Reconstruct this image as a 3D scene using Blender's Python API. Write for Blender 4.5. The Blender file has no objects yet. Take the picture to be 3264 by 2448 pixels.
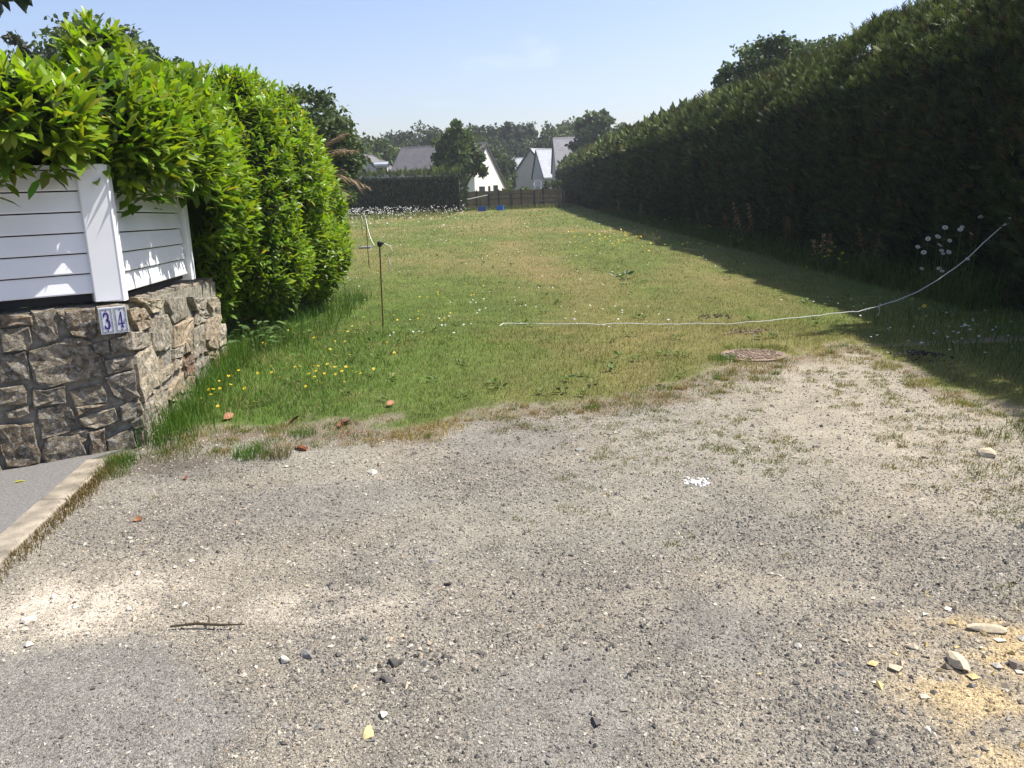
import bpy, math, random
import numpy as np
from mathutils import Vector, Matrix, Quaternion

random.seed(7)
RNG = np.random.default_rng(7)
scene = bpy.context.scene
COL = scene.collection

# ------------------------------------------------------------------ camera
EYE = 1.6
PITCH = math.radians(13.325)
ROLL = math.radians(2.0)
cam_data = bpy.data.cameras.new('camera')
cam_data.sensor_width = 36.0
cam_data.lens = 29.115
cam_data.clip_end = 3000
cam = bpy.data.objects.new('camera', cam_data)
COL.objects.link(cam)
_f = Vector((0, math.cos(PITCH), -math.sin(PITCH)))
_u = Vector((0, math.sin(PITCH), math.cos(PITCH)))
_r = Vector((1, 0, 0))
_right = _r * math.cos(ROLL) - _u * math.sin(ROLL)
_up = _u * math.cos(ROLL) + _r * math.sin(ROLL)
m3 = Matrix((_right, _up, -_f)).transposed()
cam.matrix_world = Matrix.Translation((0, 0, EYE)) @ m3.to_4x4()
scene.camera = cam

# ------------------------------------------------------------------ sky and sun
SUN_EL = math.radians(58.5)
SUN_AZ = math.radians(72)          # clockwise from +Y
world = bpy.data.worlds.new('World')
scene.world = world
world.use_nodes = True
wn = world.node_tree
wn.nodes.clear()
w_out = wn.nodes.new('ShaderNodeOutputWorld')
w_bg = wn.nodes.new('ShaderNodeBackground')
w_sky = wn.nodes.new('ShaderNodeTexSky')
w_sky.sky_type = 'NISHITA'
w_sky.sun_disc = False
w_sky.sun_elevation = SUN_EL
w_sky.sun_rotation = SUN_AZ
w_sky.altitude = 0
w_sky.air_density = 1.0
w_sky.dust_density = 1.7
w_sky.ozone_density = 1.2
w_bg.inputs['Strength'].default_value = 0.115
# a few faint wisps of cloud
w_geo = wn.nodes.new('ShaderNodeTexCoord')
w_map = wn.nodes.new('ShaderNodeMapping')
w_map.inputs['Scale'].default_value = (2.2, 2.2, 6.0)
w_noise = wn.nodes.new('ShaderNodeTexNoise')
w_noise.inputs['Scale'].default_value = 1.6
w_noise.inputs['Detail'].default_value = 7
w_noise.inputs['Roughness'].default_value = 0.62
w_ramp = wn.nodes.new('ShaderNodeValToRGB')
w_ramp.color_ramp.elements[0].position = 0.60
w_ramp.color_ramp.elements[0].color = (0, 0, 0, 1)
w_ramp.color_ramp.elements[1].position = 0.86
w_ramp.color_ramp.elements[1].color = (0.30, 0.30, 0.30, 1)
w_mix = wn.nodes.new('ShaderNodeMixRGB')
w_mix.inputs['Color2'].default_value = (8.0, 8.3, 8.8, 1)
wn.links.new(w_geo.outputs['Generated'], w_map.inputs['Vector'])
wn.links.new(w_map.outputs['Vector'], w_noise.inputs['Vector'])
wn.links.new(w_noise.outputs['Fac'], w_ramp.inputs['Fac'])
wn.links.new(w_ramp.outputs['Color'], w_mix.inputs['Fac'])
w_tint = wn.nodes.new('ShaderNodeMixRGB'); w_tint.blend_type = 'MULTIPLY'; w_tint.inputs['Fac'].default_value = 1.0
w_tint.inputs['Color2'].default_value = (1.0, 0.945, 1.02, 1)
wn.links.new(w_sky.outputs['Color'], w_tint.inputs['Color1'])
wn.links.new(w_tint.outputs['Color'], w_mix.inputs['Color1'])
wn.links.new(w_mix.outputs['Color'], w_bg.inputs['Color'])
wn.links.new(w_bg.outputs['Background'], w_out.inputs['Surface'])

sun_data = bpy.data.lights.new('sun', 'SUN')
sun_data.energy = 5.0
sun_data.angle = math.radians(0.53)
sun_data.color = (1.0, 0.95, 0.85)
sun = bpy.data.objects.new('sun', sun_data)
COL.objects.link(sun)
_sd = Vector((math.sin(SUN_AZ) * math.cos(SUN_EL), math.cos(SUN_AZ) * math.cos(SUN_EL), math.sin(SUN_EL)))
sun.rotation_euler = _sd.to_track_quat('Z', 'Y').to_euler()
sun.location = (20, 10, 40)

scene.view_settings.view_transform = 'Standard'
scene.view_settings.look = 'None'
scene.view_settings.exposure = 0.75
scene.view_settings.gamma = 1.0
scene.view_settings.use_curve_mapping = False
scene.render.engine = 'CYCLES'
scene.cycles.use_denoising = True
scene.cycles.max_bounces = 4
scene.cycles.diffuse_bounces = 2
scene.cycles.glossy_bounces = 2
scene.cycles.transmission_bounces = 2
scene.cycles.transparent_max_bounces = 4
scene.cycles.sample_clamp_indirect = 6

# ------------------------------------------------------------------ numpy noise
def _hash(ix, iy, iz, seed):
    h = (ix * 374761393 + iy * 668265263 + iz * 2147483647 + seed * 974711) & 0xffffffff
    h = ((h ^ (h >> 13)) * 1274126177) & 0xffffffff
    h = (h ^ (h >> 16)) & 0xffff
    return h / 65535.0

def vnoise(x, y, z=None, seed=0):
    x = np.asarray(x, float); y = np.asarray(y, float)
    z = np.zeros_like(x) if z is None else np.asarray(z, float)
    ix, iy, iz = (np.floor(a).astype(np.int64) for a in (x, y, z))
    fx, fy, fz = x - ix, y - iy, z - iz
    fx, fy, fz = (t * t * (3 - 2 * t) for t in (fx, fy, fz))
    r = 0
    for dx in (0, 1):
        wx = fx if dx else 1 - fx
        for dy in (0, 1):
            wy = fy if dy else 1 - fy
            for dz in (0, 1):
                wz = fz if dz else 1 - fz
                r = r + wx * wy * wz * _hash(ix + dx, iy + dy, iz + dz, seed)
    return r

def fbm(x, y, z=None, seed=0, octv=4, gain=0.5):
    a, t, s = 1.0, 0.0, 0.0
    for o in range(octv):
        k = 2.0 ** o
        t = t + a * vnoise(np.asarray(x) * k, np.asarray(y) * k, None if z is None else np.asarray(z) * k, seed + 17 * o)
        s += a
        a *= gain
    return t / s

def sstep(a, b, x):
    t = np.clip((x - a) / (b - a), 0, 1)
    return t * t * (3 - 2 * t)

# ------------------------------------------------------------------ object helpers
ORIGIN = {}

def _link(o, parent, origin):
    COL.objects.link(o)
    if parent is not None:
        o.parent = parent
    ORIGIN[o.name] = origin
    return o

def build(name, V, F, mat=None, parent=None, tint=None, smooth=False, base=None, mats=None, midx=None):
    """V: (n,3) world coordinates; F: list of arrays (k,3)/(k,4) or of lists."""
    V = np.asarray(V, dtype=np.float64).reshape(-1, 3)
    org = np.array(ORIGIN[parent.name]) if parent is not None else (np.array(base, float) if base is not None else np.zeros(3))
    me = bpy.data.meshes.new(name)
    L = (V - org).astype(np.float32)
    if isinstance(F, np.ndarray):
        F = [F]
    if len(F) and isinstance(F[0], np.ndarray):
        loops = np.concatenate([f.reshape(-1) for f in F]).astype(np.int32)
        counts = np.concatenate([np.full(len(f), f.shape[1], np.int32) for f in F])
    else:
        loops = np.array([i for f in F for i in f], np.int32)
        counts = np.array([len(f) for f in F], np.int32)
    starts = np.concatenate([[0], np.cumsum(counts)[:-1]]).astype(np.int32)
    me.vertices.add(len(L)); me.vertices.foreach_set('co', L.reshape(-1))
    me.loops.add(len(loops)); me.loops.foreach_set('vertex_index', loops)
    me.polygons.add(len(counts)); me.polygons.foreach_set('loop_start', starts)
    try:
        me.polygons.foreach_set('loop_total', counts)
    except Exception:
        pass
    me.polygons.foreach_set('use_smooth', np.full(len(counts), bool(smooth)))
    if tint is not None:
        at = me.color_attributes.new('tint', 'FLOAT_COLOR', 'POINT')
        c = np.ones((len(L), 4), np.float32); c[:, :3] = np.asarray(tint)[:, :3]
        at.data.foreach_set('color', c.reshape(-1))
    if mats:
        for m in mats: me.materials.append(m)
        if midx is not None: me.polygons.foreach_set('material_index', np.asarray(midx, np.int32))
    elif mat is not None:
        me.materials.append(mat)
    me.update(calc_edges=True)
    me.validate(verbose=False)
    o = bpy.data.objects.new(name, me)
    if parent is None:
        o.location = org
    return _link(o, parent, tuple(org))

def thing(name, label, cat, base, group=None):
    o = bpy.data.objects.new(name, None)
    o.empty_display_size = 0.2
    o.location = base
    o['label'] = label; o['category'] = cat
    if group: o['group'] = group
    return _link(o, None, tuple(float(b) for b in base))

def tag(o, label=None, cat=None, group=None, kind=None):
    if label: o['label'] = label
    if cat: o['category'] = cat
    if group: o['group'] = group
    if kind: o['kind'] = kind
    return o

class MB:
    def __init__(self): self.V = []; self.F = []; self.T = []
    def add(self, V, F, t=None):
        n = len(self.V)
        self.V += [tuple(v) for v in V]; self.F += [[i + n for i in f] for f in F]
        self.T += [t if t is not None else (1, 1, 1)] * len(V)
        return self
    def box(self, a, b, ax=None, org=(0, 0, 0), t=None):
        """box a..b in frame (org, axes)."""
        x0, y0, z0 = a; x1, y1, z1 = b
        P = [(x0,y0,z0),(x1,y0,z0),(x1,y1,z0),(x0,y1,z0),(x0,y0,z1),(x1,y0,z1),(x1,y1,z1),(x0,y1,z1)]
        if ax is not None:
            e0, e1, e2 = (np.array(e, float) for e in ax)
            P = [tuple(np.array(org, float) + p[0]*e0 + p[1]*e1 + p[2]*e2) for p in P]
        return self.add(P, [[0,3,2,1],[4,5,6,7],[0,1,5,4],[1,2,6,5],[2,3,7,6],[3,0,4,7]], t)
    def tube(self, pts, rad, n=6, cap=True, t=None):
        pts = [np.array(p, float) for p in pts]
        if np.isscalar(rad): rad = [rad] * len(pts)
        V = []; F = []
        for i, p in enumerate(pts):
            d = pts[min(i + 1, len(pts) - 1)] - pts[max(i - 1, 0)]
            d = d / (np.linalg.norm(d) + 1e-9)
            a = np.cross(d, (0, 0, 1.0) if abs(d[2]) < 0.9 else (1.0, 0, 0)); a /= np.linalg.norm(a)
            b = np.cross(d, a)
            for k in range(n):
                th = 2 * math.pi * k / n
                V.append(p + rad[i] * (a * math.cos(th) + b * math.sin(th)))
        for i in range(len(pts) - 1):
            for k in range(n):
                k2 = (k + 1) % n
                F.append([i*n + k, i*n + k2, (i+1)*n + k2, (i+1)*n + k])
        if cap:
            F.append(list(range(n))[::-1]); F.append([(len(pts)-1)*n + k for k in range(n)])
        return self.add(V, F, t)
    def prism(self, poly, d):
        """closed polygon of 3D points extruded by vector d."""
        n = len(poly); d = np.array(d, float)
        P = [np.array(p, float) for p in poly]
        V = P + [p + d for p in P]
        F = [list(range(n))[::-1], [n + i for i in range(n)]] + [[i, (i+1) % n, n + (i+1) % n, n + i] for i in range(n)]
        return self.add(V, F)
    def make(self, name, mat, parent=None, smooth=False, base=None, tint=False):
        return build(name, self.V, self.F, mat, parent, tint=self.T if tint else None, smooth=smooth, base=base)

# ------------------------------------------------------------------ materials
def mat(name, col=(0.5,0.5,0.5), rough=0.8, spec=0.3, tint=False, trans=0.0, noise=None, bump=None, metal=0.0, transcol=None, coat=0.0):
    """noise=(scale, amount, detail) brightness variation; bump=(scale, strength, distance)"""
    m = bpy.data.materials.new(name); m.use_nodes = True
    nt = m.node_tree; N = nt.nodes; L = nt.links
    b = N['Principled BSDF']; out = N['Material Output']
    b.inputs['Roughness'].default_value = rough
    b.inputs['Specular IOR Level'].default_value = spec
    b.inputs['Metallic'].default_value = metal
    if coat: b.inputs['Coat Weight'].default_value = coat
    b.inputs['Base Color'].default_value = (*col, 1)
    src = None
    if tint:
        a = N.new('ShaderNodeAttribute'); a.attribute_name = 'tint'
        mx = N.new('ShaderNodeMixRGB'); mx.blend_type = 'MULTIPLY'; mx.inputs['Fac'].default_value = 1
        mx.inputs['Color1'].default_value = (*col, 1)
        L.new(a.outputs['Color'], mx.inputs['Color2'])
        src = mx.outputs['Color']
    tc = None
    if noise or bump:
        tc = N.new('ShaderNodeTexCoord')
    if noise:
        n = N.new('ShaderNodeTexNoise'); n.inputs['Scale'].default_value = noise[0]
        n.inputs['Detail'].default_value = noise[2] if len(noise) > 2 else 4
        L.new(tc.outputs['Object'], n.inputs['Vector'])
        mr = N.new('ShaderNodeMapRange')
        mr.inputs['From Min'].default_value = 0.25; mr.inputs['From Max'].default_value = 0.75
        mr.inputs['To Min'].default_value = 1 - noise[1]; mr.inputs['To Max'].default_value = 1 + noise[1]
        L.new(n.outputs['Fac'], mr.inputs['Value'])
        mx = N.new('ShaderNodeMixRGB'); mx.blend_type = 'MULTIPLY'; mx.inputs['Fac'].default_value = 1
        if src: L.new(src, mx.inputs['Color1'])
        else: mx.inputs['Color1'].default_value = (*col, 1)
        L.new(mr.outputs['Result'], mx.inputs['Color2'])
        src = mx.outputs['Color']
    if src: L.new(src, b.inputs['Base Color'])
    if bump:
        n = N.new('ShaderNodeTexNoise'); n.inputs['Scale'].default_value = bump[0]; n.inputs['Detail'].default_value = 6
        L.new(tc.outputs['Object'], n.inputs['Vector'])
        bp = N.new('ShaderNodeBump'); bp.inputs['Strength'].default_value = bump[1]; bp.inputs['Distance'].default_value = bump[2]
        L.new(n.outputs['Fac'], bp.inputs['Height']); L.new(bp.outputs['Normal'], b.inputs['Normal'])
    if trans:
        t = N.new('ShaderNodeBsdfTranslucent'); ms = N.new('ShaderNodeMixShader'); ms.inputs['Fac'].default_value = trans
        if src:
            if transcol:
                mx = N.new('ShaderNodeMixRGB'); mx.blend_type = 'MULTIPLY'; mx.inputs['Fac'].default_value = 1
                mx.inputs['Color2'].default_value = (*transcol, 1); L.new(src, mx.inputs['Color1']); L.new(mx.outputs['Color'], t.inputs['Color'])
            else: L.new(src, t.inputs['Color'])
        else: t.inputs['Color'].default_value = (*col, 1)
        L.new(b.outputs['BSDF'], ms.inputs[1]); L.new(t.outputs['BSDF'], ms.inputs[2]); L.new(ms.outputs['Shader'], out.inputs['Surface'])
    return m

M = {}
M['grass'] = mat('grass_blade', (1, 1, 1), 0.55, 0.25, tint=True, trans=0.35, transcol=(1.0, 1.05, 0.5))
M['laurel'] = mat('laurel_leaf', (1, 1, 1), 0.38, 0.36, tint=True, trans=0.40, transcol=(1.26, 1.25, 0.35))
M['conifer'] = mat('conifer_spray', (1, 1, 1), 0.65, 0.2, tint=True, trans=0.18)
M['foliage'] = mat('tree_foliage', (1, 1, 1), 0.55, 0.25, tint=True, trans=0.25, transcol=(1.2, 1.2, 0.5))
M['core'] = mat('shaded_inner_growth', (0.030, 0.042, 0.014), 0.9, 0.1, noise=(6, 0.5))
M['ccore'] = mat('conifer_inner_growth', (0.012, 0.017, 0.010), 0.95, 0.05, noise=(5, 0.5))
M['bark'] = mat('bark', (0.10, 0.075, 0.055), 0.9, 0.2, noise=(9, 0.4), bump=(30, 0.6, 0.02))
M['stem'] = mat('green_stem', (0.10, 0.14, 0.04), 0.7, 0.2)
M['pvc'] = mat('white_plastic_paint', (0.84, 0.85, 0.87), 0.5, 0.3, noise=(3.0, 0.04))
M['dark_gap'] = mat('dark_strip_and_gap_shade', (0.03, 0.03, 0.035), 0.8, 0.2)  # base strips, and the shade painted behind the fence slats
M['tile_white'] = mat('tile_glaze', (0.66, 0.68, 0.74), 0.18, 0.5)
M['tile_grey'] = mat('tile_border_glaze', (0.27, 0.30, 0.34), 0.22, 0.5, noise=(160, 0.75, 3))
M['tile_blue'] = mat('tile_numeral_glaze', (0.045, 0.02, 0.20), 0.22, 0.5)
M['rust'] = mat('rusty_iron', (0.11, 0.045, 0.025), 0.85, 0.3, noise=(80, 0.5), bump=(200, 0.4, 0.002))
M['black_plastic'] = mat('black_plastic', (0.012, 0.012, 0.014), 0.45, 0.4)
M['tape'] = mat('white_fence_tape', (0.72, 0.74, 0.68), 0.7, 0.3, noise=(120, 0.2))
M['conc'] = mat('kerb_concrete', (0.25, 0.22, 0.175), 0.92, 0.2, noise=(9, 0.5, 9), bump=(90, 0.5, 0.006))
M['asphalt'] = mat('pavement_asphalt', (0.16, 0.155, 0.15), 0.9, 0.25, noise=(70, 0.35, 8), bump=(240, 0.7, 0.004))
M['manhole'] = mat('dirty_pink_concrete', (0.235, 0.175, 0.135), 0.9, 0.2, noise=(22, 0.3, 6), bump=(120, 0.6, 0.006))
M['red_leaf'] = mat('dry_leaf', (0.20, 0.06, 0.03), 0.6, 0.3, noise=(30, 0.5), trans=0.2)
M['twig'] = mat('twig_bark', (0.07, 0.055, 0.035), 0.9, 0.2, noise=(60, 0.4))
M['render_white'] = mat('white_render', (0.80, 0.78, 0.72), 0.9, 0.2, noise=(2.0, 0.05))
M['render_grey'] = mat('grey_render', (0.42, 0.39, 0.375), 0.9, 0.2, noise=(2.0, 0.07))
M['render_pale'] = mat('pale_render', (0.46, 0.47, 0.50), 0.9, 0.2, noise=(2.0, 0.06))
M['frame_dark'] = mat('dark_joinery', (0.05, 0.045, 0.045), 0.6, 0.3)
M['frame_white'] = mat('white_joinery', (0.7, 0.7, 0.7), 0.5, 0.3)
M['glass'] = mat('window_glass', (0.03, 0.04, 0.05), 0.08, 0.6)
M['zinc'] = mat('zinc_gutter', (0.30, 0.31, 0.33), 0.5, 0.4, metal=0.4)
M['brown_panel'] = mat('brown_panel', (0.20, 0.152, 0.085), 0.9, 0.1, noise=(2.2, 0.25, 8))
M['post_dark'] = mat('dark_post', (0.045, 0.04, 0.035), 0.8, 0.2)
M['gate_blue'] = mat('blue_green_paint', (0.012, 0.028, 0.038), 0.5, 0.4)
M['wire'] = mat('weathered_wire', (0.12, 0.13, 0.12), 0.6, 0.4, metal=0.3)
M['crate_blue'] = mat('blue_plastic', (0.012, 0.07, 0.38), 0.45, 0.4, noise=(8, 0.15))
M['crate_blue2'] = mat('brighter_blue_plastic', (0.014, 0.13, 0.55), 0.45, 0.4, noise=(8, 0.15))
M['chair_white'] = mat('white_plastic', (0.78, 0.79, 0.80), 0.4, 0.4)
M['petal_white'] = mat('white_petal', (0.80, 0.80, 0.76), 0.7, 0.2, trans=0.25)
M['petal_yellow'] = mat('yellow_petal', (0.80, 0.56, 0.02), 0.45, 0.4, trans=0.2)
M['sorrel'] = mat('sorrel_seed', (1, 1, 1), 0.8, 0.2, tint=True, trans=0.2)
M['dead_frond'] = mat('dead_palm_frond', (0.20, 0.15, 0.095), 0.8, 0.2, tint=True, trans=0.2)
M['palm_trunk'] = mat('palm_trunk_fibre', (0.14, 0.10, 0.07), 0.95, 0.1, noise=(20, 0.5), bump=(25, 0.8, 0.03))
M['pebble'] = mat('pebble', (1, 1, 1), 0.85, 0.25, tint=True, noise=(120, 0.22, 3))
M['soil'] = mat('dark_ash', (0.02, 0.018, 0.016), 0.95, 0.1, noise=(30, 0.5))

def slate(name, col, wave):
    m = mat(name, col, 0.55, 0.35, noise=(1.3, 0.10))
    nt = m.node_tree; N = nt.nodes; L = nt.links
    tc = N.new('ShaderNodeTexCoord')
    br = N.new('ShaderNodeTexBrick'); br.inputs['Scale'].default_value = 1.0
    br.inputs['Brick Width'].default_value = 0.28; br.inputs['Row Height'].default_value = 0.16
    br.inputs['Mortar Size'].default_value = 0.006
    br.inputs['Color1'].default_value = (1, 1, 1, 1); br.inputs['Color2'].default_value = (0.8, 0.82, 0.85, 1); br.inputs['Mortar'].default_value = (0.55, 0.55, 0.55, 1)
    L.new(tc.outputs['UV'], br.inputs['Vector'])
    b = N['Principled BSDF']
    old = b.inputs['Base Color'].links[0].from_socket
    mx = N.new('ShaderNodeMixRGB'); mx.blend_type = 'MULTIPLY'; mx.inputs['Fac'].default_value = 1
    L.new(old, mx.inputs['Color1']); L.new(br.outputs['Color'], mx.inputs['Color2']); L.new(mx.outputs['Color'], b.inputs['Base Color'])
    return m
M['slate_dark'] = slate('dark_slate', (0.155, 0.143, 0.145), 1)
M['slate_pale'] = slate('pale_slate', (0.36, 0.38, 0.41), 1)
M['slate_mid'] = slate('mid_slate', (0.30, 0.295, 0.31), 1)

def stone_material():
    m = bpy.data.materials.new('lichened_granite'); m.use_nodes = True
    nt = m.node_tree; N = nt.nodes; L = nt.links
    b = N['Principled BSDF']; b.inputs['Roughness'].default_value = 0.92; b.inputs['Specular IOR Level'].default_value = 0.2
    tc = N.new('ShaderNodeTexCoord'); at = N.new('ShaderNodeAttribute'); at.attribute_name = 'tint'
    def noise(sc, det=6, ro=0.6):
        n = N.new('ShaderNodeTexNoise'); n.inputs['Scale'].default_value = sc; n.inputs['Detail'].default_value = det; n.inputs['Roughness'].default_value = ro
        L.new(tc.outputs['Object'], n.inputs['Vector']); return n
    def ramp(src, p0, p1, c0=(0,0,0,1), c1=(1,1,1,1)):
        r = N.new('ShaderNodeValToRGB'); r.color_ramp.elements[0].position = p0; r.color_ramp.elements[1].position = p1
        r.color_ramp.elements[0].color = c0; r.color_ramp.elements[1].color = c1
        L.new(src, r.inputs['Fac']); return r
    n1 = noise(13); n2 = noise(34, 8, 0.7); n3 = noise(21, 6, 0.65); n4 = noise(150, 4)
    r1 = ramp(n1.outputs['Fac'], 0.3, 0.7, (0.62, 0.6, 0.56, 1), (1.25, 1.15, 1.0, 1))
    mx1 = N.new('ShaderNodeMixRGB'); mx1.blend_type = 'MULTIPLY'; mx1.inputs['Fac'].default_value = 1
    L.new(at.outputs['Color'], mx1.inputs['Color1']); L.new(r1.outputs['Color'], mx1.inputs['Color2'])
    # dark algae stains
    r3 = ramp(n3.outputs['Fac'], 0.46, 0.62)
    mx3 = N.new('ShaderNodeMixRGB'); mx3.inputs['Color2'].default_value = (0.045, 0.042, 0.035, 1)
    sc3 = N.new('ShaderNodeMath'); sc3.operation = 'MULTIPLY'; sc3.inputs[1].default_value = 0.62
    L.new(r3.outputs['Color'], sc3.inputs[0]); L.new(sc3.outputs[0], mx3.inputs['Fac']); L.new(mx1.outputs['Color'], mx3.inputs['Color1'])
    # pale lichen crusts
    r2 = ramp(n2.outputs['Fac'], 0.51, 0.58)
    sc2 = N.new('ShaderNodeMath'); sc2.operation = 'MULTIPLY'; sc2.inputs[1].default_value = 0.75
    L.new(r2.outputs['Color'], sc2.inputs[0])
    mx2 = N.new('ShaderNodeMixRGB'); mx2.inputs['Color2'].default_value = (0.46, 0.45, 0.41, 1)
    L.new(sc2.outputs[0], mx2.inputs['Fac']); L.new(mx3.outputs['Color'], mx2.inputs['Color1'])
    r4 = ramp(n4.outputs['Fac'], 0.3, 0.7, (0.75, 0.75, 0.75, 1), (1.2, 1.2, 1.2, 1))
    mx4 = N.new('ShaderNodeMixRGB'); mx4.blend_type = 'MULTIPLY'; mx4.inputs['Fac'].default_value = 1
    L.new(mx2.outputs['Color'], mx4.inputs['Color1']); L.new(r4.outputs['Color'], mx4.inputs['Color2'])
    L.new(mx4.outputs['Color'], b.inputs['Base Color'])
    nb = noise(26, 10, 0.68)
    bp = N.new('ShaderNodeBump'); bp.inputs['Strength'].default_value = 1.0; bp.inputs['Distance'].default_value = 0.05
    L.new(nb.outputs['Fac'], bp.inputs['Height']); L.new(bp.outputs['Normal'], b.inputs['Normal'])
    return m
M['stone'] = stone_material()
M['mortar'] = mat('old_mortar', (0.25, 0.232, 0.195), 0.95, 0.1, noise=(18, 0.45, 8), bump=(45, 0.9, 0.02))

def ground_material():
    m = bpy.data.materials.new('gravel_and_turf'); m.use_nodes = True
    nt = m.node_tree; N = nt.nodes; L = nt.links
    b = N['Principled BSDF']; b.inputs['Roughness'].default_value = 0.95; b.inputs['Specular IOR Level'].default_value = 0.115
    tc = N.new('ShaderNodeTexCoord'); at = N.new('ShaderNodeAttribute'); at.attribute_name = 'tint'
    def vor(sc):
        v = N.new('ShaderNodeTexVoronoi'); v.inputs['Scale'].default_value = sc
        L.new(tc.outputs['Object'], v.inputs['Vector']); return v
    v1 = vor(230); v2 = vor(95)
    hs = N.new('ShaderNodeSeparateColor'); L.new(v1.outputs['Color'], hs.inputs['Color'])
    mr = N.new('ShaderNodeMapRange'); mr.inputs['To Min'].default_value = 0.55; mr.inputs['To Max'].default_value = 1.45
    L.new(hs.outputs['Red'], mr.inputs['Value'])
    hs2 = N.new('ShaderNodeSeparateColor'); L.new(v2.outputs['Color'], hs2.inputs['Color'])
    mr2 = N.new('ShaderNodeMapRange'); mr2.inputs['To Min'].default_value = 0.82; mr2.inputs['To Max'].default_value = 1.18
    L.new(hs2.outputs['Green'], mr2.inputs['Value'])
    n = N.new('ShaderNodeTexNoise'); n.inputs['Scale'].default_value = 5; n.inputs['Detail'].default_value = 9; n.inputs['Roughness'].default_value = 0.65
    L.new(tc.outputs['Object'], n.inputs['Vector'])
    mr3 = N.new('ShaderNodeMapRange'); mr3.inputs['From Min'].default_value = 0.3; mr3.inputs['From Max'].default_value = 0.7; mr3.inputs['To Min'].default_value = 0.8; mr3.inputs['To Max'].default_value = 1.2
    L.new(n.outputs['Fac'], mr3.inputs['Value'])
    src = at.outputs['Color']
    for s in (mr, mr2, mr3):
        mx = N.new('ShaderNodeMixRGB'); mx.blend_type = 'MULTIPLY'; mx.inputs['Fac'].default_value = 1
        L.new(src, mx.inputs['Color1']); L.new(s.outputs['Result'], mx.inputs['Color2']); src = mx.outputs['Color']
    L.new(src, b.inputs['Base Color'])
    ad = N.new('ShaderNodeMath'); ad.operation = 'ADD'
    L.new(v1.outputs['Distance'], ad.inputs[0]); L.new(v2.outputs['Distance'], ad.inputs[1])
    bp = N.new('ShaderNodeBump'); bp.invert = True; bp.inputs['Strength'].default_value = 0.8; bp.inputs['Distance'].default_value = 0.006
    L.new(ad.outputs[0], bp.inputs['Height']); L.new(bp.outputs['Normal'], b.inputs['Normal'])
    return m
M['ground'] = ground_material()

# ------------------------------------------------------------------ the plot: zones of the ground
EDGE = np.array([(-9, 5.0), (-2.55, 5.08), (-2.37, 5.2), (-2.07, 5.42), (-1.55, 5.42), (-1.12, 5.5), (-0.65, 5.36), (-0.36, 5.72), (-0.03, 5.84),
                 (0.31, 5.84), (0.77, 6.02), (1.24, 6.32), (1.72, 6.60), (2.36, 6.95), (2.93, 7.36), (3.25, 7.66), (3.40, 7.4), (3.46, 6.73), (3.5, 5.93), (3.6, 5.29), (4.2, 3.0), (9, 2.0)])

def edge_dist(x, y):
    """signed, roughly metres: > 0 on the grass side."""
    x = np.asarray(x, float); y = np.asarray(y, float)
    yb = np.interp(x, EDGE[:16, 0], EDGE[:16, 1])
    d = (y - yb) * 0.85
    # right-hand margin under the hedge
    xb = np.interp(y, [2.0, 3.0, 5.29, 5.93, 6.73, 7.4, 7.7], [4.4, 3.9, 3.34, 3.30, 3.28, 3.26, 3.22])
    d2 = np.where(y < 7.75, x - xb, 9)
    d = np.where((y < 7.75) & (x > 3.05), np.maximum(np.where(x > 3.2, -9, d), d2 * 1.5), d)
    d = d + 0.75 * (fbm(x * 1.1, y * 1.3, seed=3) - 0.5) + 0.65 * (fbm(x * 4.5, y * 5, seed=5) - 0.5)
    # the foot of the wall and of the kerb
    return d

def ell(x, y, cx, cy, rx, ry, soft=0.5):
    q = np.sqrt(((x - cx) / rx) ** 2 + ((y - cy) / ry) ** 2) + 0.5 * (fbm(x * 2.3, y * 2.3, seed=41) - 0.5)
    return 1 - sstep(1 - soft, 1 + soft * 0.4, q)

def dark_gravel(x, y):
    """share of dark chippings, 0..1"""
    n = fbm(x * 0.9 + 3.1, y * 1.5, seed=21, octv=5, gain=0.55)
    d = sstep(0.50, 0.70, n) * 0.6
    d = np.maximum(d, 0.6 * sstep(0.54, 0.70, fbm(x * 1.9 + 0.25 * y, y * 0.45 + 7.0, seed=27, octv=5, gain=0.6)) * (1 - sstep(3.6, 5.0, y)))
    for cx, cy, rx, ry in [(-1.25, 2.35, 0.6, 0.5), (-0.7, 2.9, 0.22, 0.9), (-0.35, 2.35, 0.22, 0.6), (0.95, 2.15, 0.35, 0.3), (-1.5, 4.0, 1.0, 0.55),
                           (-0.2, 4.6, 0.6, 0.7), (0.05, 5.3, 0.5, 0.5), (1.1, 3.6, 0.5, 0.25), (0.3, 3.2, 0.5, 0.25), (0.5, 2.6, 0.2, 0.5), (-1.85, 4.75, 0.45, 0.3)]:
        d = np.maximum(d, 0.85 * ell(x, y, cx, cy, rx, ry, 0.7))
    return np.clip(d, 0, 1)

def cream(x, y):
    return np.clip(0.35 + 1.1 * sstep(0.38, 0.6, fbm(np.asarray(x) * 6, np.asarray(y) * 6, seed=133, octv=5, gain=0.65)), 0, 1) * np.maximum(ell(x, y, -1.95, 3.05, 0.5, 0.32, 0.5), np.maximum(0.4 * ell(x, y, -1.55, 3.25, 0.4, 0.18, 0.6), 0.55 * ell(x, y, -0.75, 3.0, 0.35, 0.2, 0.6)))

def yellow(x, y):
    m = np.maximum(ell(x, y, 1.80, 2.35, 0.70, 0.50, 0.7), 0.5 * ell(x, y, 1.5, 2.0, 0.35, 0.3, 0.6))
    return np.clip(m * (0.25 + 1.5 * sstep(0.36, 0.60, fbm(np.asarray(x) * 7, np.asarray(y) * 7, seed=131, octv=5, gain=0.65))), 0, 1)

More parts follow.
